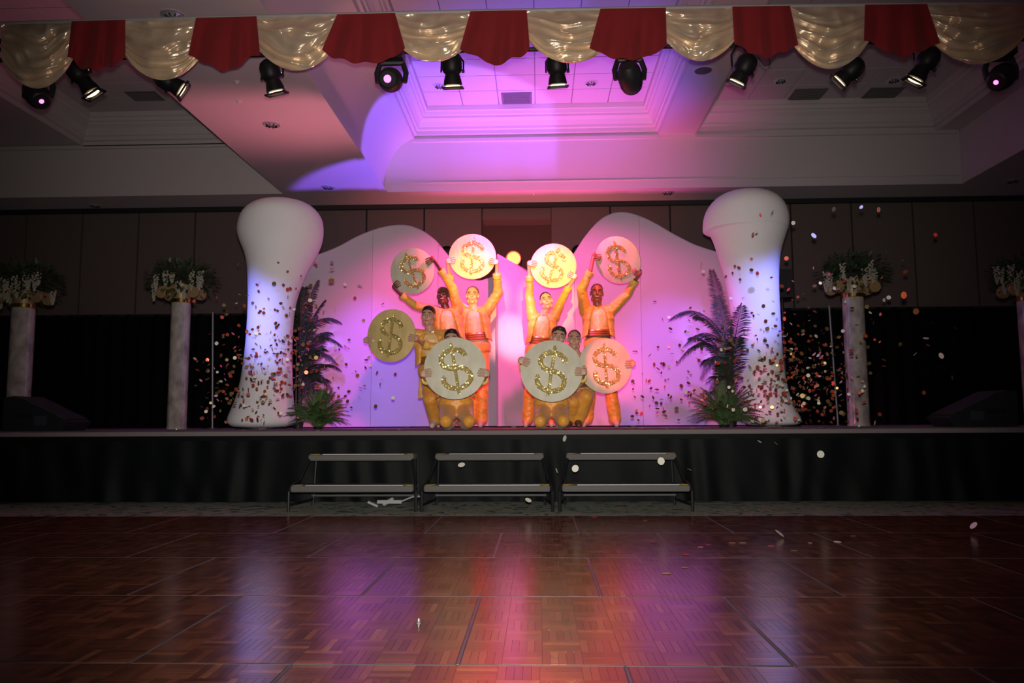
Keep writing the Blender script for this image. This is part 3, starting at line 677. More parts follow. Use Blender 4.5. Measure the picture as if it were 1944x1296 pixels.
palm(b, [((566, 640, 10.5), (603, 532, 10.5), .05), ((566, 650, 10.5), (645, 610, 10.4), .16), ((566, 660, 10.5), (648, 655, 10.5), .14), ((566, 690, 10.5), (640, 690, 10.4), .16), ((566, 720, 10.5), (630, 740, 10.4), .15), ((566, 650, 10.5), (578, 545, 10.6), .03),
         ((566, 740, 10.5), (612, 640, 10.3), .08), ((566, 700, 10.5), (600, 600, 10.5), .06), ((566, 720, 10.4), (596, 670, 10.2), .1), ((566, 760, 10.5), (620, 720, 10.3), .12), ((566, 730, 10.5), (590, 580, 10.6), .05), ((566, 750, 10.5), (645, 700, 10.5), .2), ((570, 700, 10.4), (612, 660, 10.2), .1), ((570, 680, 10.4), (625, 630, 10.3), .1), ((572, 740, 10.3), (610, 690, 10.1), .1), ((568, 690, 10.5), (588, 610, 10.4), .03), ((570, 770, 10.3), (600, 705, 10.2), .06), ((568, 660, 10.5), (616, 570, 10.6), .07), ((572, 760, 10.3), (628, 760, 10.1), .14)],
     'dark feathery palm tucked right of the left white tower', 21)
b = at(1388, 800, 10.05); b.z = ZS
palm(b, [((1388, 660, 10.05), (1272, 606, 9.9), .26), ((1388, 665, 10.05), (1352, 512, 10.3), .04), ((1388, 670, 10.0), (1300, 655, 9.8), .20), ((1388, 690, 10.0), (1408, 580, 9.45), .04), ((1388, 690, 10.0), (1285, 690, 9.9), .26), ((1388, 700, 10.0), (1330, 720, 9.8), .22),
         ((1388, 670, 10.0), (1320, 600, 10.1), .12), ((1388, 740, 10.0), (1345, 640, 10.2), .10), ((1388, 720, 10.0), (1362, 560, 10.3), .05), ((1388, 750, 10.0), (1348, 745, 9.8), .22), ((1388, 745, 10.0), (1400, 640, 9.6), .06), ((1388, 730, 10.0), (1335, 690, 9.9), .16), ((1388, 770, 10.0), (1370, 690, 9.8), .05), ((1388, 760, 10.0), (1380, 650, 9.9), .03), ((1388, 720, 10.0), (1310, 640, 10.0), .16), ((1390, 780, 9.9), (1362, 740, 9.7), .06)],
     'dark feathery palm arching left of the right white tower', 22)
def fern(px, Y, wpx, hpx, label, seed):
    random.seed(seed); base = at(px, 800, Y); base.z = ZS; s_ = Y/FPX
    t = thing('potted_fern', base, label, 'fern', 'ferns at the tower feet')
    MB().lathe([(.05, 0), (.06, .025), (.055, .03)], base, 16).build('pot', M_blackp, t, smooth='auto')
    for k in range(150):
        an = random.uniform(0, 2*PI); el = random.uniform(-.15, 1.4); L = random.uniform(.75, 1.05)
        tip = base+V((0, 0, .03))+V((math.cos(an)*math.cos(el)*wpx*s_*.62*L, math.sin(an)*math.cos(el)*.34*L, .06+math.sin(el)*hpx*s_*.85*L))
        frond(t, base+V((random.uniform(-.05, .05), random.uniform(-.05, .05), .035)), tip, .07, 18, .050, 'frond', M_fern)
fern(604, 9.7, 108, 82, 'bushy green fern at the foot of the left tower', 31)
fern(1374, 9.6, 120, 88, 'bushy green fern at the foot of the right tower', 32)

# ------------------------------------------------------------------ coins
def coin(px, py, Y, R, n, tilt, label, mt=M_coin, seed=1):
    random.seed(seed); c = at(px, py, Y); n = V(n).normalized(); u = V((0, 0, 1)); u = (u - n*u.dot(n)).normalized()
    u = Matrix.Rotation(math.radians(tilt), 3, n) @ u; s_ = u.cross(n).normalized()           # s_: image right when n faces the camera
    t = thing('coin_prop', c, label, 'prop coin', 'big dollar coins held by the performers')
    MB().lathe([(R*.985, -.009), (R, -.007), (R, .007), (R*.985, .009)], c, 56, n).build('disc', mt, t, smooth='auto')
    pts = []
    for k in range(34):
        a = math.radians(12 + (268-12)*k/33); pts.append((.40*R*math.cos(a), .295*R + .30*R*math.sin(a)))
    for k in range(1, 34):
        a = math.radians(88 - (88+198)*k/33); pts.append((.44*R*math.cos(a)+.02*R, -.325*R + .33*R*math.sin(a)))
    bar = [(0, .78*R - 1.58*R*k/20) for k in range(21)]
    f0 = c + n*.009
    W = lambda p: f0 + s_*p[0] + u*p[1]
    ds = MB()
    def ribbon(pp, w_):
        L = []
        for i, p in enumerate(pp):
            q0 = pp[max(0, i-1)]; q1 = pp[min(len(pp)-1, i+1)]; d = V((q1[0]-q0[0], q1[1]-q0[1])).normalized(); nn = V((-d.y, d.x))
            L.append([W((p[0]+nn.x*w_, p[1]+nn.y*w_)), W((p[0]+nn.x*w_*.6, p[1]+nn.y*w_*.6))+n*.008, W((p[0]-nn.x*w_*.6, p[1]-nn.y*w_*.6))+n*.008, W((p[0]-nn.x*w_, p[1]-nn.y*w_))])
        ds.rings(L, True)
    ribbon(pts, .075*R); ribbon(bar, .05*R)
    o = ds.build('dollar_sign', mat('gold_glue', (.34, .25, .07), .45, .4), t)
    sq = MB()
    def scatter(pp, w_, k):
        for _ in range(k):
            i = random.randrange(len(pp)-1); q = random.random(); x_ = pp[i][0]*(1-q)+pp[i+1][0]*q+random.uniform(-w_, w_); y_ = pp[i][1]*(1-q)+pp[i+1][1]*q+random.uniform(-w_, w_)
            ce = W((x_, y_)) + n*random.uniform(.010, .016); nn = (n + V((random.gauss(0, .38), random.gauss(0, .38), random.gauss(0, .38)))).normalized(); a = nn.orthogonal().normalized(); b_ = nn.cross(a); r_ = random.uniform(.0050, .0088)
            sq.add([ce + (a*math.cos(q2*PI/3)+b_*math.sin(q2*PI/3))*r_ for q2 in range(6)], [(0, 1, 2, 3, 4, 5)])
    scatter(pts, .066*R, 900); scatter(bar, .042*R, 260)
    q = sq.build('sequins', M_seq, o, recalc=False); q['kind'] = 'stuff'
    MB().lathe([(.010, 0), (.010, .012), (.001, .016)], W((0, .80*R)), 10, n).build('finial', M_seq, o)
    return dict(c=c, n=n, R=R)
RR = .295
C1 = coin(783, 514.6, 9.15, RR*.93, (-.22, -1, -.10), 18, 'shaded coin tilted left, held up by the leftmost standing woman', seed=1)
C2 = coin(897, 487, 9.45, RR*.97, (.05, -1, .10), -5, 'brightly lit coin held high by the balding man', M_coinlit, seed=2)
C3 = coin(1050.6, 504.5, 9.3, RR*.93, (-.03, -1, .08), -17, 'brightly lit coin held high by the woman right of centre', M_coinlit, seed=3)
C4 = coin(1173, 494, 9.3, RR*.99, (-.66, -1, -.58), -4, 'rosy coin tipped sideways, held up by the rightmost standing man', seed=4)
C5 = coin(743, 637, 8.62, RR*1.0, (-.30, -1, .0), -8, 'yellowish coin held at the far left by the dark haired man', M_coing, seed=5)
C6 = coin(864, 699, 7.66, RR*1.03, (0, -1, .05), 10, 'pale coin in front of the kneeling performer on the left', seed=6)
C7 = coin(1047, 704, 7.66, RR*1.02, (0, -1, .05), -9, 'pale coin in front of the kneeling performer on the right', seed=7)
C8 = coin(1149, 694, 8.35, RR*.99, (.25, -1, .0), 3, 'pink lit coin held by the smiling woman at lower right', seed=8)

# ------------------------------------------------------------------ people
def remesh(mb, vox, it, amp=0, sc=8, seed=0):
    me = mb.mesh('tmp'); fixn(me); o = bpy.data.objects.new('tmp', me); COL.objects.link(o)
    r = o.modifiers.new('r', 'REMESH'); r.mode = 'VOXEL'; r.voxel_size = vox
    sm = o.modifiers.new('s', 'SMOOTH'); sm.iterations = it; sm.factor = .5
    bpy.context.view_layer.update(); dg = bpy.context.evaluated_depsgraph_get()
    out = bpy.data.meshes.new_from_object(o.evaluated_get(dg)); bpy.data.objects.remove(o); bpy.data.meshes.remove(me)
    if amp: noisy(out, amp, sc, seed)
    return out
def put(name, me, mt, parent, smooth=True):
    org = ORG[parent.name]; me.transform(Matrix.Translation(-org)); return mkobj(name, me, mt, parent, org, smooth)
def hand(palm, fing, wrist, c, target, k=1.0):
    """close a hand over a coin's edge: palm goes into the body surface, fingers are rooted in the palm"""
    n = c['n']; d = V(target)-c['c']; d = (d - n*d.dot(n)).normalized(); e = c['c'] + d*c['R']; inn = -d; s_ = inn.cross(n)
    k = k*.92; q = e + inn*.022
    palm.cap(wrist, .025*k, q+d*.045+n*.020, .023*k)
    for i in range(4): palm.cap(q+d*.050+n*.022 + s_*(i-1.5)*.011, .015*k, q + d*.012 + n*.026 + s_*(i-1.5)*.0195, .0115*k, 8)
    for i, L in enumerate((.85, 1.0, .95, .75)):
        b = s_*(i-1.5)*.0205
        p0 = q + d*.016 + n*.026 + b; p1 = q + inn*.018*L + n*.034 + b*1.08; p2 = q + inn*.040*L + n*.027 + b*1.12; p3 = q + inn*.054*L + n*.0185 + b*1.12
        fing.cap(p0, .0098*k, p1, .0092*k, 8); fing.cap(p1, .0092*k, p2, .0084*k, 8); fing.cap(p2, .0084*k, p3, .0074*k, 8)
    sd = 1 if (s_.z > 0) else -1
    t0 = q + d*.050 + s_*sd*.020 + n*.006; t1 = e + d*.014 + s_*sd*.036 - n*.014; t2 = e + inn*.020 + s_*sd*.032 - n*.021
    fing.cap(t0, .013*k, t1, .0110*k, 8); fing.cap(t1, .0110*k, t2, .0090*k, 8)
def loft(b, rs, Sx, Fy, n=20):
    b.rings([[c + Sx*(a*math.cos(2*PI*k/n)) + Fy*(d*math.sin(2*PI*k/n)) for k in range(n)] for c, a, d in rs])
SKIN = {'light': mat('skin_light', (.72, .44, .33), .45), 'tan': mat('skin_tan', (.58, .33, .23), .45), 'brown': mat('skin_brown', (.22, .095, .055), .4), 'dark': mat('skin_dark', (.13, .055, .035), .38)}
HAIR = {'black': mat('hair_black', (.012, .009, .008), .4), 'brown': mat('hair_brown', (.035, .018, .010), .45), 'sandy': mat('hair_sandy', (.26, .13, .055), .5)}
def person(label, J, skin, hair, style='short', female=False, c=None, grips=(), seed=1, kneel=False, face=(0, -1, 0), roll=0, hs_=1.0, smile=True, tails=True, shoes=M_shoe):
    random.seed(seed)
    P = {k: at(*v) for k, v in J.items()}
    for k, zmin in (('anL', .058), ('anR', .058), ('toL', .042), ('toR', .042), ('knL', .088), ('knR', .088)): P[k].z = max(P[k].z, ZS+zmin)
    for k in ('toL', 'toR'): P[k].z = ZS+.042
    kf = .92 if female else 1.0
    nk, pv = P['neck'], P['pelvis']; U = (nk-pv).normalized(); Sx = P['shR']-P['shL']; Sx = (Sx-U*Sx.dot(U)).normalized(); Fy = Sx.cross(U)
    if Fy.y > 0: Fy = -Fy
    low = min(P['anL'].z, P['anR'].z, P['knL'].z, P['knR'].z)
    base = V((pv.x, pv.y, ZS))
    t = thing('person', base, label, 'person', 'costumed performers on stage')
    sp = lambda q: pv.lerp(nk, q)
    tors = [(-.10, .11, .085), (.02, .155, .11), (.15, .165, .115), (.38, .130, .095), (.60, .15, .108), (.80, .172, .112), (.92, .155, .09), (.99, .075, .06)]
    if female: tors = [(q, a*.88, d*.9) for q, a, d in tors]
    body = MB(); loft(body, [(sp(q), a, d) for q, a, d in tors], Sx, Fy)
    # head frame
    hc = P['head']; hf = V(face).normalized(); hu = (V((0, 0, 1))-hf*hf.z).normalized(); hu = Matrix.Rotation(math.radians(roll), 3, hf) @ hu; hsd = hf.cross(hu).normalized()
    if hsd.x < 0: hsd = -hsd
    M3 = Matrix((hsd, hf, hu)).transposed(); k = hs_*(.95 if female else 1.0)
    H = lambda x, f, u: hc + (hsd*x + hf*f + hu*u)*k
    E3 = lambda b, x, f, u, ax: b.ell(H(x, f, u), tuple(q*k for q in ax), 16, 10, M3)
    E3(body, 0, -.012, .032, (.074, .093, .082)); E3(body, 0, .018, -.035, (.059, .070, .080)); E3(body, 0, .060, -.095, (.026, .020, .018)); E3(body, 0, .072, .028, (.050, .020, .012))
    for s_ in (-1, 1): E3(body, s_*.036, .062, -.022, (.024, .022, .024)); E3(body, s_*.076, -.005, -.008, (.010, .020, .030)); E3(body, s_*.05, .01, -.075, (.02, .04, .03))
    body.cap(H(0, .088, .010), .010*k, H(0, .104, -.022), .0145*k)
    body.cap(H(0, -.015, -.075), .050*kf, nk + U*.0, .056*kf)
    arms = MB()
    for s_, sh, el, wr in ((0, 'shL', 'elL', 'wrL'), (1, 'shR', 'elR', 'wrR')):
        body.cap(sp(.90), .07, P[sh], .056*kf); body.cap(P[sh], .054*kf, P[el], .040*kf); body.cap(P[el], .041*kf, P[wr], .027*kf)
    for hp, kn, an, to in (('hipL', 'knL', 'anL', 'toL'), ('hipR', 'knR', 'anR', 'toR')):
        body.cap(P[hp], .085*kf, P[kn], .055*kf); body.cap(P[kn], .055*kf, P[an], .036*kf); body.cap(P[an], .036*kf, P[to], .026*kf)
    fing = MB()
    for wr, cc, tg in grips: hand(body, fing, P[wr], cc, at(*tg), kf)
    me = remesh(body, .0065, 3)
    if fing.v:
        fm = fing.mesh('f'); fixn(fm); bm = bmesh.new(); bm.from_mesh(me); bm.from_mesh(fm); bm.to_mesh(me); bm.free()
    put('body', me, SKIN[skin], t)
    # face
    for s_ in (-1, 1):
        b = MB(); E3(b, s_*.031, .080, .008, (.0130, .0085, .0060)); e = b.build('eye', M_eyew, t, smooth=True)
        b = MB(); E3(b, s_*.031, .0865, .008, (.0062, .0042, .0062)); b.build('iris', M_eye, e, smooth=True)
        MB().tube([H(s_*.050, .078, .026), H(s_*.034, .091, .033), H(s_*.016, .094, .029)], [.003*k, .0052*k, .004*k], 6).build('eyebrow', HAIR['brown'] if hair == 'sandy' else HAIR['black'], t)
    b = MB(); E3(b, 0, .082, -.056, (.027 if smile else .022, .010, .0085 if smile else .0065)); mo = b.build('mouth', M_lip, t, smooth=True)
    if smile: b = MB(); E3(b, 0, .0865, -.0545, (.021, .0072, .0042)); b.build('teeth', M_teeth, mo, smooth=True)
    # hair
    hb = MB()
    if style == 'bald': E3(hb, 0, -.026, .045, (.081, .089, .079))
    elif style == 'bun':
        E3(hb, 0, -.022, .040, (.078, .094, .082)); E3(hb, 0, -.11, .05, (.040, .040, .040))
    elif style == 'cropped': E3(hb, 0, -.020, .040, (.076, .093, .080))
    else: E3(hb, 0, -.022, .050, (.081, .094, .078)); E3(hb, .006, .020, .088, (.058, .060, .032))
    put('hair', remesh(hb, .008, 2, .003, 60, seed), HAIR[hair], t)
    # jacket
    jk = MB(); loft(jk, [(sp(q)-Fy*.012, a*1.10+.014, d*1.02+.012) for q, a, d in [(.34, tors[3][1]*1.04, tors[3][2]), (.42, tors[3][1]*1.05, tors[3][2])] + tors[4:7]] + [(sp(.985)-Fy*.01, .095*kf, .075*kf)], Sx, Fy)
    for sh, el, wr in (('shL', 'elL', 'wrL'), ('shR', 'elR', 'wrR')):
        ce = P[el].lerp(P[wr], .80)
        jk.cap(sp(.84), .10*kf, P[sh], .078*kf); jk.cap(P[sh], .077*kf, P[el], .060*kf); jk.cap(P[el], .060*kf, ce, .044*kf)
    j = put('jacket', remesh(jk, .010, 3, .007, 14, seed), M_orange, t)
    for el, wr in (('elL', 'wrL'), ('elR', 'wrR')):
        a_ = P[el].lerp(P[wr], .74); d_ = (P[wr]-P[el]).normalized()
        MB().lathe([(.046*kf, 0), (.052*kf, .005), (.053*kf, .055), (.046*kf, .060), (.040*kf, .058)], a_, 18, d_).build('cuff', M_cuff, j, smooth='auto')
    # shirt front, trimmed lapels, tie
    st_ = MB(); loft(st_, [(sp(q)+Fy*.022, a*.80, d*1.04+.004) for q, a, d in [(.40, .13*kf, .095*kf)] + tors[4:7]] + [(sp(.99)+Fy*.01, .062, .058)], Sx, Fy)
    put('shirt', remesh(st_, .011, 3, .006, 18, seed+3), M_amber, t)
    for s_ in (-1, 1):
        pts = [sp(.97)+Sx*s_*.045*kf+Fy*.072, sp(.86)+Sx*s_*.080*kf+Fy*.124*kf, sp(.70)+Sx*s_*.098*kf+Fy*.126*kf, sp(.52)+Sx*s_*.112*kf+Fy*.112*kf, sp(.30)+Sx*s_*.135*kf+Fy*.100*kf]
        ou = [sp(.97)+Sx*s_*.085*kf+Fy*.060, sp(.88)+Sx*s_*.165*kf+Fy*.085*kf, sp(.70)+Sx*s_*.195*kf+Fy*.060*kf, sp(.52)+Sx*s_*.190*kf+Fy*.045*kf, sp(.22)+Sx*s_*.205*kf+Fy*.030*kf]
        fp = MB(); nq = 24
        def cr(P_, q):
            i_ = min(3, int(q*4)); f_ = q*4-i_; return P_[i_].lerp(P_[i_+1], f_*f_*(3-2*f_)*.4+f_*.6)
        rs = []
        for q_ in range(nq+1):
            a_ = cr(pts, q_/nq); b_ = cr(ou, q_/nq); mid = (a_+b_)/2 + Fy*(.022+.008*math.sin(q_*.9+seed))
            rs.append([a_+Fy*.010, mid+Fy*.006, b_+Fy*.004, b_-Fy*.012, mid-Fy*.012, a_-Fy*.004])
        fp.rings(rs); lp = fp.build('jacket_front', M_orange, j, smooth=True)
        gb = MB()
        for i in range(20):
            gb.ell(cr(pts, i/19)+Fy*.014, (.0055, .0055, .0055), 6, 4)
        g = gb.build('rhinestone_trim', M_rhine, j); g['kind'] = 'stuff'
    bt = MB(); tc_ = sp(.965)+Fy*.078
    for s_ in (-1, 1): bt.add([tc_+Fy*.006, tc_+Sx*s_*.045+U*.020, tc_+Sx*s_*.045-U*.020, tc_-Fy*.02+Sx*s_*.04], [(0, 1, 2), (0, 2, 3), (0, 3, 1), (1, 3, 2)])
    bt.ell(tc_+Fy*.004, (.011, .011, .011), 8, 6); bt.build('bow_tie', M_seq, t)
    cm = MB(); w0 = tors[3]; cm_r = []
    for q, w_ in ((.27, 1.24), (.285, 1.34), (.33, 1.29), (.337, 1.34), (.38, 1.29), (.387, 1.34), (.43, 1.30), (.445, 1.22)): cm_r.append((sp(q)+Fy*.012, w0[1]*w_, w0[2]*(w_+.02)))
    loft(cm, cm_r, Sx, Fy, 28)
    cm.build('cummerbund', mat('bronze_sequin', (.42, .28, .10), .3, .8), t, smooth='auto')
    if tails:
        for s_ in (-1, 1):
            tb = MB(); rs = []
            for i in range(7):
                q = i/6; cc = sp(.40)-Fy*(.09+.03*q)+Sx*s_*(.075+.05*q)*kf - V((0, 0, .46*q)); rs.append((cc, .075*(1-.35*q), .018))
            loft(tb, rs, Sx, Fy, 14); put('tail', remesh(tb, .010, 2, .008, 12, seed), M_orange, j)
    # trousers
    tb = MB(); loft(tb, [(sp(q), a*1.10+.008, d*1.12+.008) for q, a, d in [(-.11, .10, .085), (.02, .155, .11), (.15, .160, .113), (.24, .14, .10)]], Sx, Fy)
    for hp, kn, an in (('hipL', 'knL', 'anL'), ('hipR', 'knR', 'anR')):
        e_ = P[kn].lerp(P[an], .93)
        kr = .062 if kneel else .084
        tb.cap(P[hp], .100*kf, P[kn], kr*kf); tb.cap(P[kn], kr*kf, e_, (.062 if kneel else .078)*kf)
    put('trousers', remesh(tb, .010, 3, .008, 11, seed+5), M_trouser, t)
    for an, to in (('anL', 'toL'), ('anR', 'toR')):
        sb = MB(); a_ = P[an]; o_ = P[to]; d_ = (o_-a_).normalized()
        sb.cap(a_-V((0, 0, .004)), .043*kf, a_.lerp(o_, .5), .045*kf); sb.cap(a_.lerp(o_, .4), .045*kf, o_, .033*kf); sb.cap(a_-d_*.03-V((0, 0, .02)), .036*kf, a_, .04*kf)
        put('shoe', remesh(sb, .010, 2), shoes, t)
    return t

# standing row
person('standing woman with shaved head holding the shaded left coin aloft',
       dict(head=(841, 561, 9.42), neck=(847, 589, 9.45), shL=(824, 590, 9.42), shR=(869, 588, 9.45), elL=(787, 579, 9.30), wrL=(762, 560, 9.20), elR=(859, 546, 9.35), wrR=(835, 510, 9.20),
            pelvis=(858, 668, 9.45), hipL=(850, 674, 9.45), hipR=(867, 674, 9.45), knL=(842, 738, 9.38), knR=(870, 738, 9.40), anL=(836, 800, 9.45), anR=(874, 800, 9.45), toL=(832, 808, 9.30), toR=(876, 808, 9.30)),
       'dark', 'black', 'cropped', True, C1, (('wrL', C1, (746, 544, 9.15)), ('wrR', C1, (826, 493, 9.15))), 1, roll=6, face=(-.12, -1, .05))
person('balding man in orange jacket holding the brightly lit coin overhead',
       dict(head=(897, 561, 9.72), neck=(900, 589, 9.75), shL=(876, 592, 9.72), shR=(924, 590, 9.72), elL=(860, 562, 9.62), wrL=(853, 521, 9.52), elR=(946, 556, 9.65), wrR=(943, 518, 9.52),
            pelvis=(905, 668, 9.75), hipL=(896, 674, 9.75), hipR=(914, 674, 9.75), knL=(896, 740, 9.70), knR=(915, 740, 9.68), anL=(894, 800, 9.75), anR=(914, 800, 9.72), toL=(888, 808, 9.6), toR=(912, 809, 9.56)),
       'light', 'sandy', 'bald', False, C2, (('wrL', C2, (853, 497, 9.45)), ('wrR', C2, (941, 498, 9.45))), 2)
person('standing woman with tied back hair holding the bright coin right of centre',
       dict(head=(1037, 571, 9.52), neck=(1031, 598, 9.55), shL=(1011, 602, 9.52), shR=(1052, 602, 9.52), elL=(1005, 564, 9.45), wrL=(1005, 522, 9.36), elR=(1063, 577, 9.48), wrR=(1080, 543, 9.36),
            pelvis=(1025, 674, 9.55), hipL=(1016, 680, 9.55), hipR=(1034, 680, 9.55), knL=(1007, 742, 9.5), knR=(1040, 742, 9.5), anL=(1001, 800, 9.55), anR=(1045, 800, 9.55), toL=(998, 808, 9.4), toR=(1047, 808, 9.4)),
       'light', 'brown', 'bun', True, C3, (('wrL', C3, (1007, 500, 9.3)), ('wrR', C3, (1088, 525, 9.3))), 3, roll=10, face=(.05, -1, .05))
person('standing man with short black hair holding the rosy tipped coin overhead',
       dict(head=(1133, 556, 9.57), neck=(1135, 584, 9.6), shL=(1111, 589, 9.58), shR=(1160, 589, 9.58), elL=(1104, 549, 9.45), wrL=(1121, 514, 9.36), elR=(1191, 558, 9.5), wrR=(1206, 532, 9.40),
            pelvis=(1136, 660, 9.6), hipL=(1126, 668, 9.6), hipR=(1147, 668, 9.6), knL=(1120, 735, 9.52), knR=(1159, 738, 9.54), anL=(1114, 799, 9.6), anR=(1168, 800, 9.58), toL=(1108, 808, 9.45), toR=(1171, 810, 9.40)),
       'brown', 'black', 'cropped', False, C4, (('wrL', C4, (1131, 493, 9.3)), ('wrR', C4, (1212, 512, 9.3))), 4, roll=-3)
# middle row
person('dark haired man crouching at the left with the yellowish coin',
       dict(head=(813, 600, 8.92), neck=(817, 629, 8.95), shL=(791, 636, 8.92), shR=(846, 637, 8.95), elL=(762, 668, 8.85), wrL=(712, 654, 8.74), elR=(842, 664, 8.80), wrR=(803, 653, 8.70),
            pelvis=(824, 712, 9.0), hipL=(815, 718, 8.98), hipR=(835, 718, 9.0), knL=(817, 757, 8.72), knR=(848, 757, 8.75), anL=(827, 798, 8.95), anR=(858, 798, 8.98), toL=(820, 809, 8.80), toR=(858, 809, 8.82)),
       'tan', 'black', 'short', False, C5, (('wrL', C5, (694, 644, 8.62)), ('wrR', C5, (790, 643, 8.62))), 5, roll=-2, smile=False, face=(-.05, -1, -.03))
person('smiling woman crouching at lower right with the pink lit coin',
       dict(head=(1090, 645, 8.57), neck=(1094, 672, 8.6), shL=(1073, 680, 8.57), shR=(1117, 682, 8.6), elL=(1084, 716, 8.52), wrL=(1106, 706, 8.44), elR=(1148, 716, 8.58), wrR=(1186, 700, 8.45),
            pelvis=(1100, 752, 8.75), hipL=(1091, 756, 8.72), hipR=(1109, 756, 8.72), knL=(1088, 764, 8.32), knR=(1113, 752, 8.32), anL=(1082, 799, 8.5), anR=(1097, 799, 8.46), toL=(1078, 809, 8.36), toR=(1099, 810, 8.32)),
       'tan', 'brown', 'bun', True, C8, (('wrL', C8, (1104, 702, 8.35)), ('wrR', C8, (1196, 690, 8.35))), 6, roll=-4, tails=False, shoes=M_dshoe)
# kneeling front row
person('kneeling performer with dark hair peeking over the front left coin',
       dict(head=(858, 646, 8.02), neck=(862, 673, 8.05), shL=(828, 684, 8.03), shR=(899, 684, 8.03), elL=(822, 727, 8.08), wrL=(809, 720, 7.84), elR=(907, 727, 8.08), wrR=(918, 720, 7.84),
            pelvis=(866, 779, 8.12), hipL=(852, 780, 8.10), hipR=(881, 780, 8.10), knL=(846, 799, 7.70), knR=(890, 799, 7.70), anL=(850, 806, 8.12), anR=(884, 806, 8.12), toL=(850, 810, 8.25), toR=(884, 810, 8.25)),
       'tan', 'black', 'short', False, C6, (('wrL', C6, (804, 710, 7.66)), ('wrR', C6, (923, 709, 7.66))), 7, roll=4, smile=False, tails=False, kneel=True)
person('kneeling performer with short hair peeking over the front right coin',
       dict(head=(1060, 641, 8.02), neck=(1054, 669, 8.05), shL=(1017, 683, 8.03), shR=(1087, 684, 8.03), elL=(1003, 718, 8.08), wrL=(994, 694, 7.84), elR=(1098, 724, 8.08), wrR=(1105, 716, 7.84),
            pelvis=(1046, 779, 8.12), hipL=(1032, 780, 8.10), hipR=(1061, 780, 8.10), knL=(1025, 799, 7.70), knR=(1070, 799, 7.70), anL=(1028, 806, 8.12), anR=(1064, 806, 8.12), toL=(1028, 810, 8.25), toR=(1064, 810, 8.25)),
       'tan', 'brown', 'short', False, C7, (('wrL', C7, (988, 684, 7.66)), ('wrR', C7, (1107, 706, 7.66))), 8, roll=-8, smile=False, tails=False, kneel=True)

# ------------------------------------------------------------------ confetti
random.seed(99)
cm_ = MB().lathe([(.024, -.0006), (.0245, 0), (.024, .0006)], (0, 0, 0), 12).mesh('confetti')
ccopies = {}
for mt in (M_cgold, M_cred, M_csil):
    c_ = cm_.copy(); c_.materials.append(mt); ccopies[mt.name] = (c_, mt)
spots = []
def clus(n, mx, sx, my, sy, Ya, Yb, side, lo=-1e9, hi=1e9, ymin=380, ymax=803):
    k = 0
    while k < n:
        x = random.gauss(mx, sx); y = random.gauss(my, sy)
        if not (lo < x < hi and ymin < y < ymax): continue
        Y = random.uniform(Ya, Yb); p = at(x, y, Y)
        if p.z < ZS+.03: continue
        spots.append((side, p, 'air')); k += 1
clus(260, 480, 62, 720, 58, 8.2, 9.55, 'L', 365, 640)
clus(170, 545, 45, 640, 75, 8.2, 9.6, 'L', 400, 650, 490)
clus(60, 640, 60, 690, 80, 8.4, 9.6, 'L', 560, 800, 500)
clus(360, 1520, 62, 730, 48, 8.0, 9.5, 'R', 1380, 1680)
clus(200, 1460, 90, 690, 90, 8.0, 9.5, 'R', 1200, 1760, 480)
clus(95, 1270, 55, 730, 55, 8.2, 9.5, 'R', 1195, 1400)
clus(45, 1600, 110, 600, 90, 7.8, 9.3, 'R', 1400, 1850)
for x, y, Y in ((1583, 397, 7.7), (1635, 393, 7.8), (1466, 403, 8.2), (1506, 423, 7.8), (1668, 398, 8.4), (1545, 447, 8.4), (1484, 543, 7.7), (1716, 560, 7.8), (1330, 521, 7.8), (1762, 655, 7.7), (1739, 591, 8), (1383, 661, 7.6), (1488, 638, 7.7), (1502, 650, 8), (1332, 660, 8), (1758, 642, 8), (1737, 672, 8.2), (1650, 690, 8.2), (1754, 745, 8), (1787, 675, 8.4), (630, 510, 8.4), (655, 540, 9), (683, 542, 9.3), (629, 532, 8.2), (746, 755, 8.6), (700, 678, 9)):
    spots.insert(0, ('L' if x < 900 else 'R', at(x, y, Y), 'big'))
for x, y, Y in ((1072, 832, 7.2), (1092, 889, 6.7), (1255, 875, 6.9), (1003, 949, 6.4), (1558, 862, 7.2), (1442, 838, 7.3), (1473, 841, 7.3), (1848, 997, 5.4), (1057, 893, 6.6), (1309, 891, 6.7), (876, 882, 6.9), (1480, 1012, 5.2)):
    spots.insert(0, ('F', at(x, y, Y), 'big'))
for x, y in ((1240, 1029), (1345, 1034), (1302, 1052), (1265, 1088), (1300, 1077), (1390, 1030), (1410, 1030), (1464, 1036), (1508, 1045), (1538, 1030), (1225, 988), (1620, 1017), (1128, 981), (1330, 1038), (1590, 1028)):
    spots.insert(0, ('G', onz(x, y, .0185), 'floor'))
for k in range(46):
    x = random.choice((random.uniform(390, 900), random.uniform(1200, 1640))); p = at(x, 806, random.uniform(7.6, 9.4)); p.z = ZS+.002
    spots.append(('S', p, 'stage'))
CN = {'confetti_gold': 'gold', 'confetti_copper': 'copper red', 'confetti_pale': 'pale'}
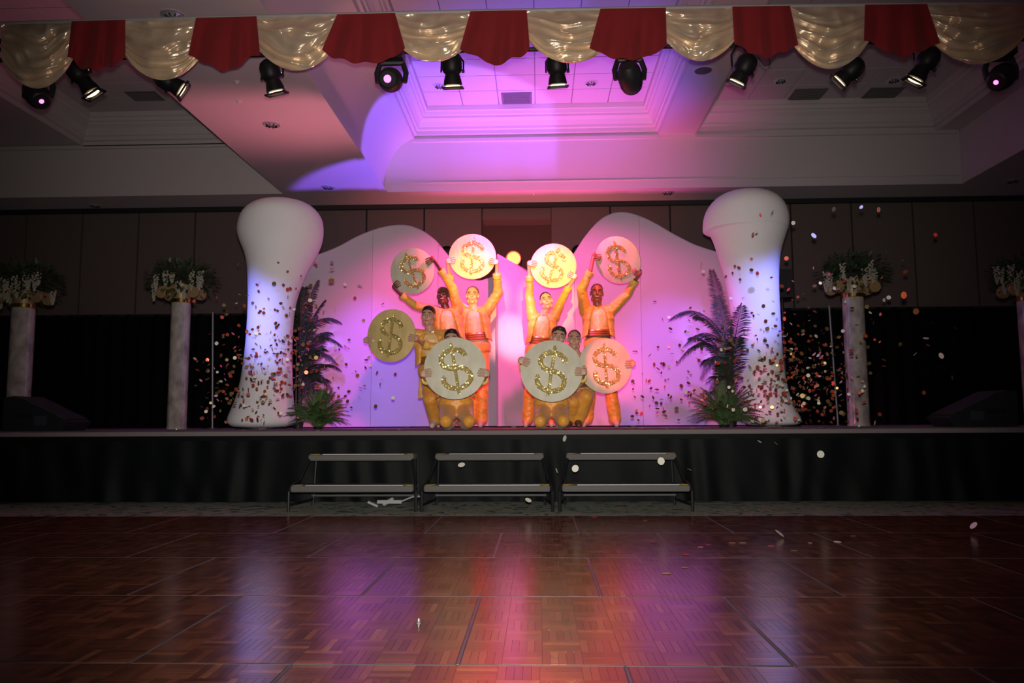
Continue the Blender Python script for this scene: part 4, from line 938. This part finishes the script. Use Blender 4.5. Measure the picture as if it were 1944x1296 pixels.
def clabel(side, p, nm):
    d = p-CAM; px = 972+FPX*d.dot(rt)/d.dot(fw); py = 648-FPX*d.dot(up)/d.dot(fw); c = CN[nm]
    if side == 'F': return c+' confetti disc falling in front of the '+('stage skirt' if py < 860 or px > 1320 else 'stage steps' if px < 1320 and py < 960 else 'carpet edge'), 'confetti falling before the stage'
    if side == 'G': return c+' confetti disc lying on the parquet floor '+('near the steps' if px < 1280 else 'right of the steps' if px < 1450 else 'towards the far right'), 'confetti on the parquet'
    if side == 'S': return c+' confetti disc lying on the stage deck '+('left of the performers' if px < 950 else 'right of the performers'), 'confetti on the stage deck'
    hgt = 'high' if py < 600 else 'low' if py > 720 else 'midway'
    if side == 'L':
        w_ = 'left of the left white tower' if px < 465 else 'in front of the left white tower' if px < 558 else 'before the left palm' if px < 640 else 'before the left wave flat'
        return c+' confetti disc flying '+hgt+' '+w_, 'confetti around the left tower'
    w_ = 'before the right wave flat' if px < 1330 else 'before the right palm' if px < 1400 else 'in front of the right white tower' if px < 1490 else 'between right tower and flower column' if px < 1590 else 'in front of the right flower column' if px < 1650 else 'right of the right flower column'
    return c+' confetti disc flying '+hgt+' '+w_, 'confetti around the right tower'
special = [s for s in spots if s[2] in ('big', 'floor')]; ordin = [s for s in spots if s[2] not in ('big', 'floor')]
random.shuffle(ordin); ordin.sort(key=lambda s: 0 if s[2] == 'stage' and random.random() < .5 else 1)
allc = special+ordin; stuff = {'confetti_gold': MB(), 'confetti_copper': MB(), 'confetti_pale': MB()}
for i, (side, p, kd) in enumerate(allc):
    nm = random.choices(('confetti_gold', 'confetti_copper', 'confetti_pale'), (.52, .36, .12) if kd != 'big' else (.2, .15, .65))[0]
    if side == 'F': nm = 'confetti_pale'
    if kd in ('floor', 'stage'): R3 = Matrix.Rotation(random.uniform(-.06, .06), 3, 'X') @ Matrix.Rotation(random.uniform(-.06, .06), 3, 'Y')
    else: R3 = V((random.gauss(0, 1), random.gauss(0, 1), random.gauss(0, 1))).normalized().to_track_quat('Z', 'Y').to_matrix()
    sc_ = random.uniform(.55, 1.0)*(1.45 if kd == 'big' else 1)
    me, mt = ccopies[nm]
    if i < 300:
        o = bpy.data.objects.new('confetti', me); COL.objects.link(o); o.matrix_world = Matrix.Translation(p) @ R3.to_4x4() @ Matrix.Scale(sc_, 4)
        lb_, gr_ = clabel(side, p, nm); tag(o, lb_, 'confetti', gr_)
    else:
        stuff[nm].add([p + R3 @ (v.co*sc_) for v in me.vertices], [tuple(f.vertices) for f in me.polygons])
for nm, lb in (('confetti_gold', 'cloud of small gold confetti discs flying around both towers'), ('confetti_copper', 'cloud of small copper red confetti discs flying around both towers'), ('confetti_pale', 'cloud of small pale confetti discs flying around both towers')):
    o = stuff[nm].build('confetti_cloud', MATS[nm], recalc=False); tag(o, lb, 'confetti', kind='stuff')
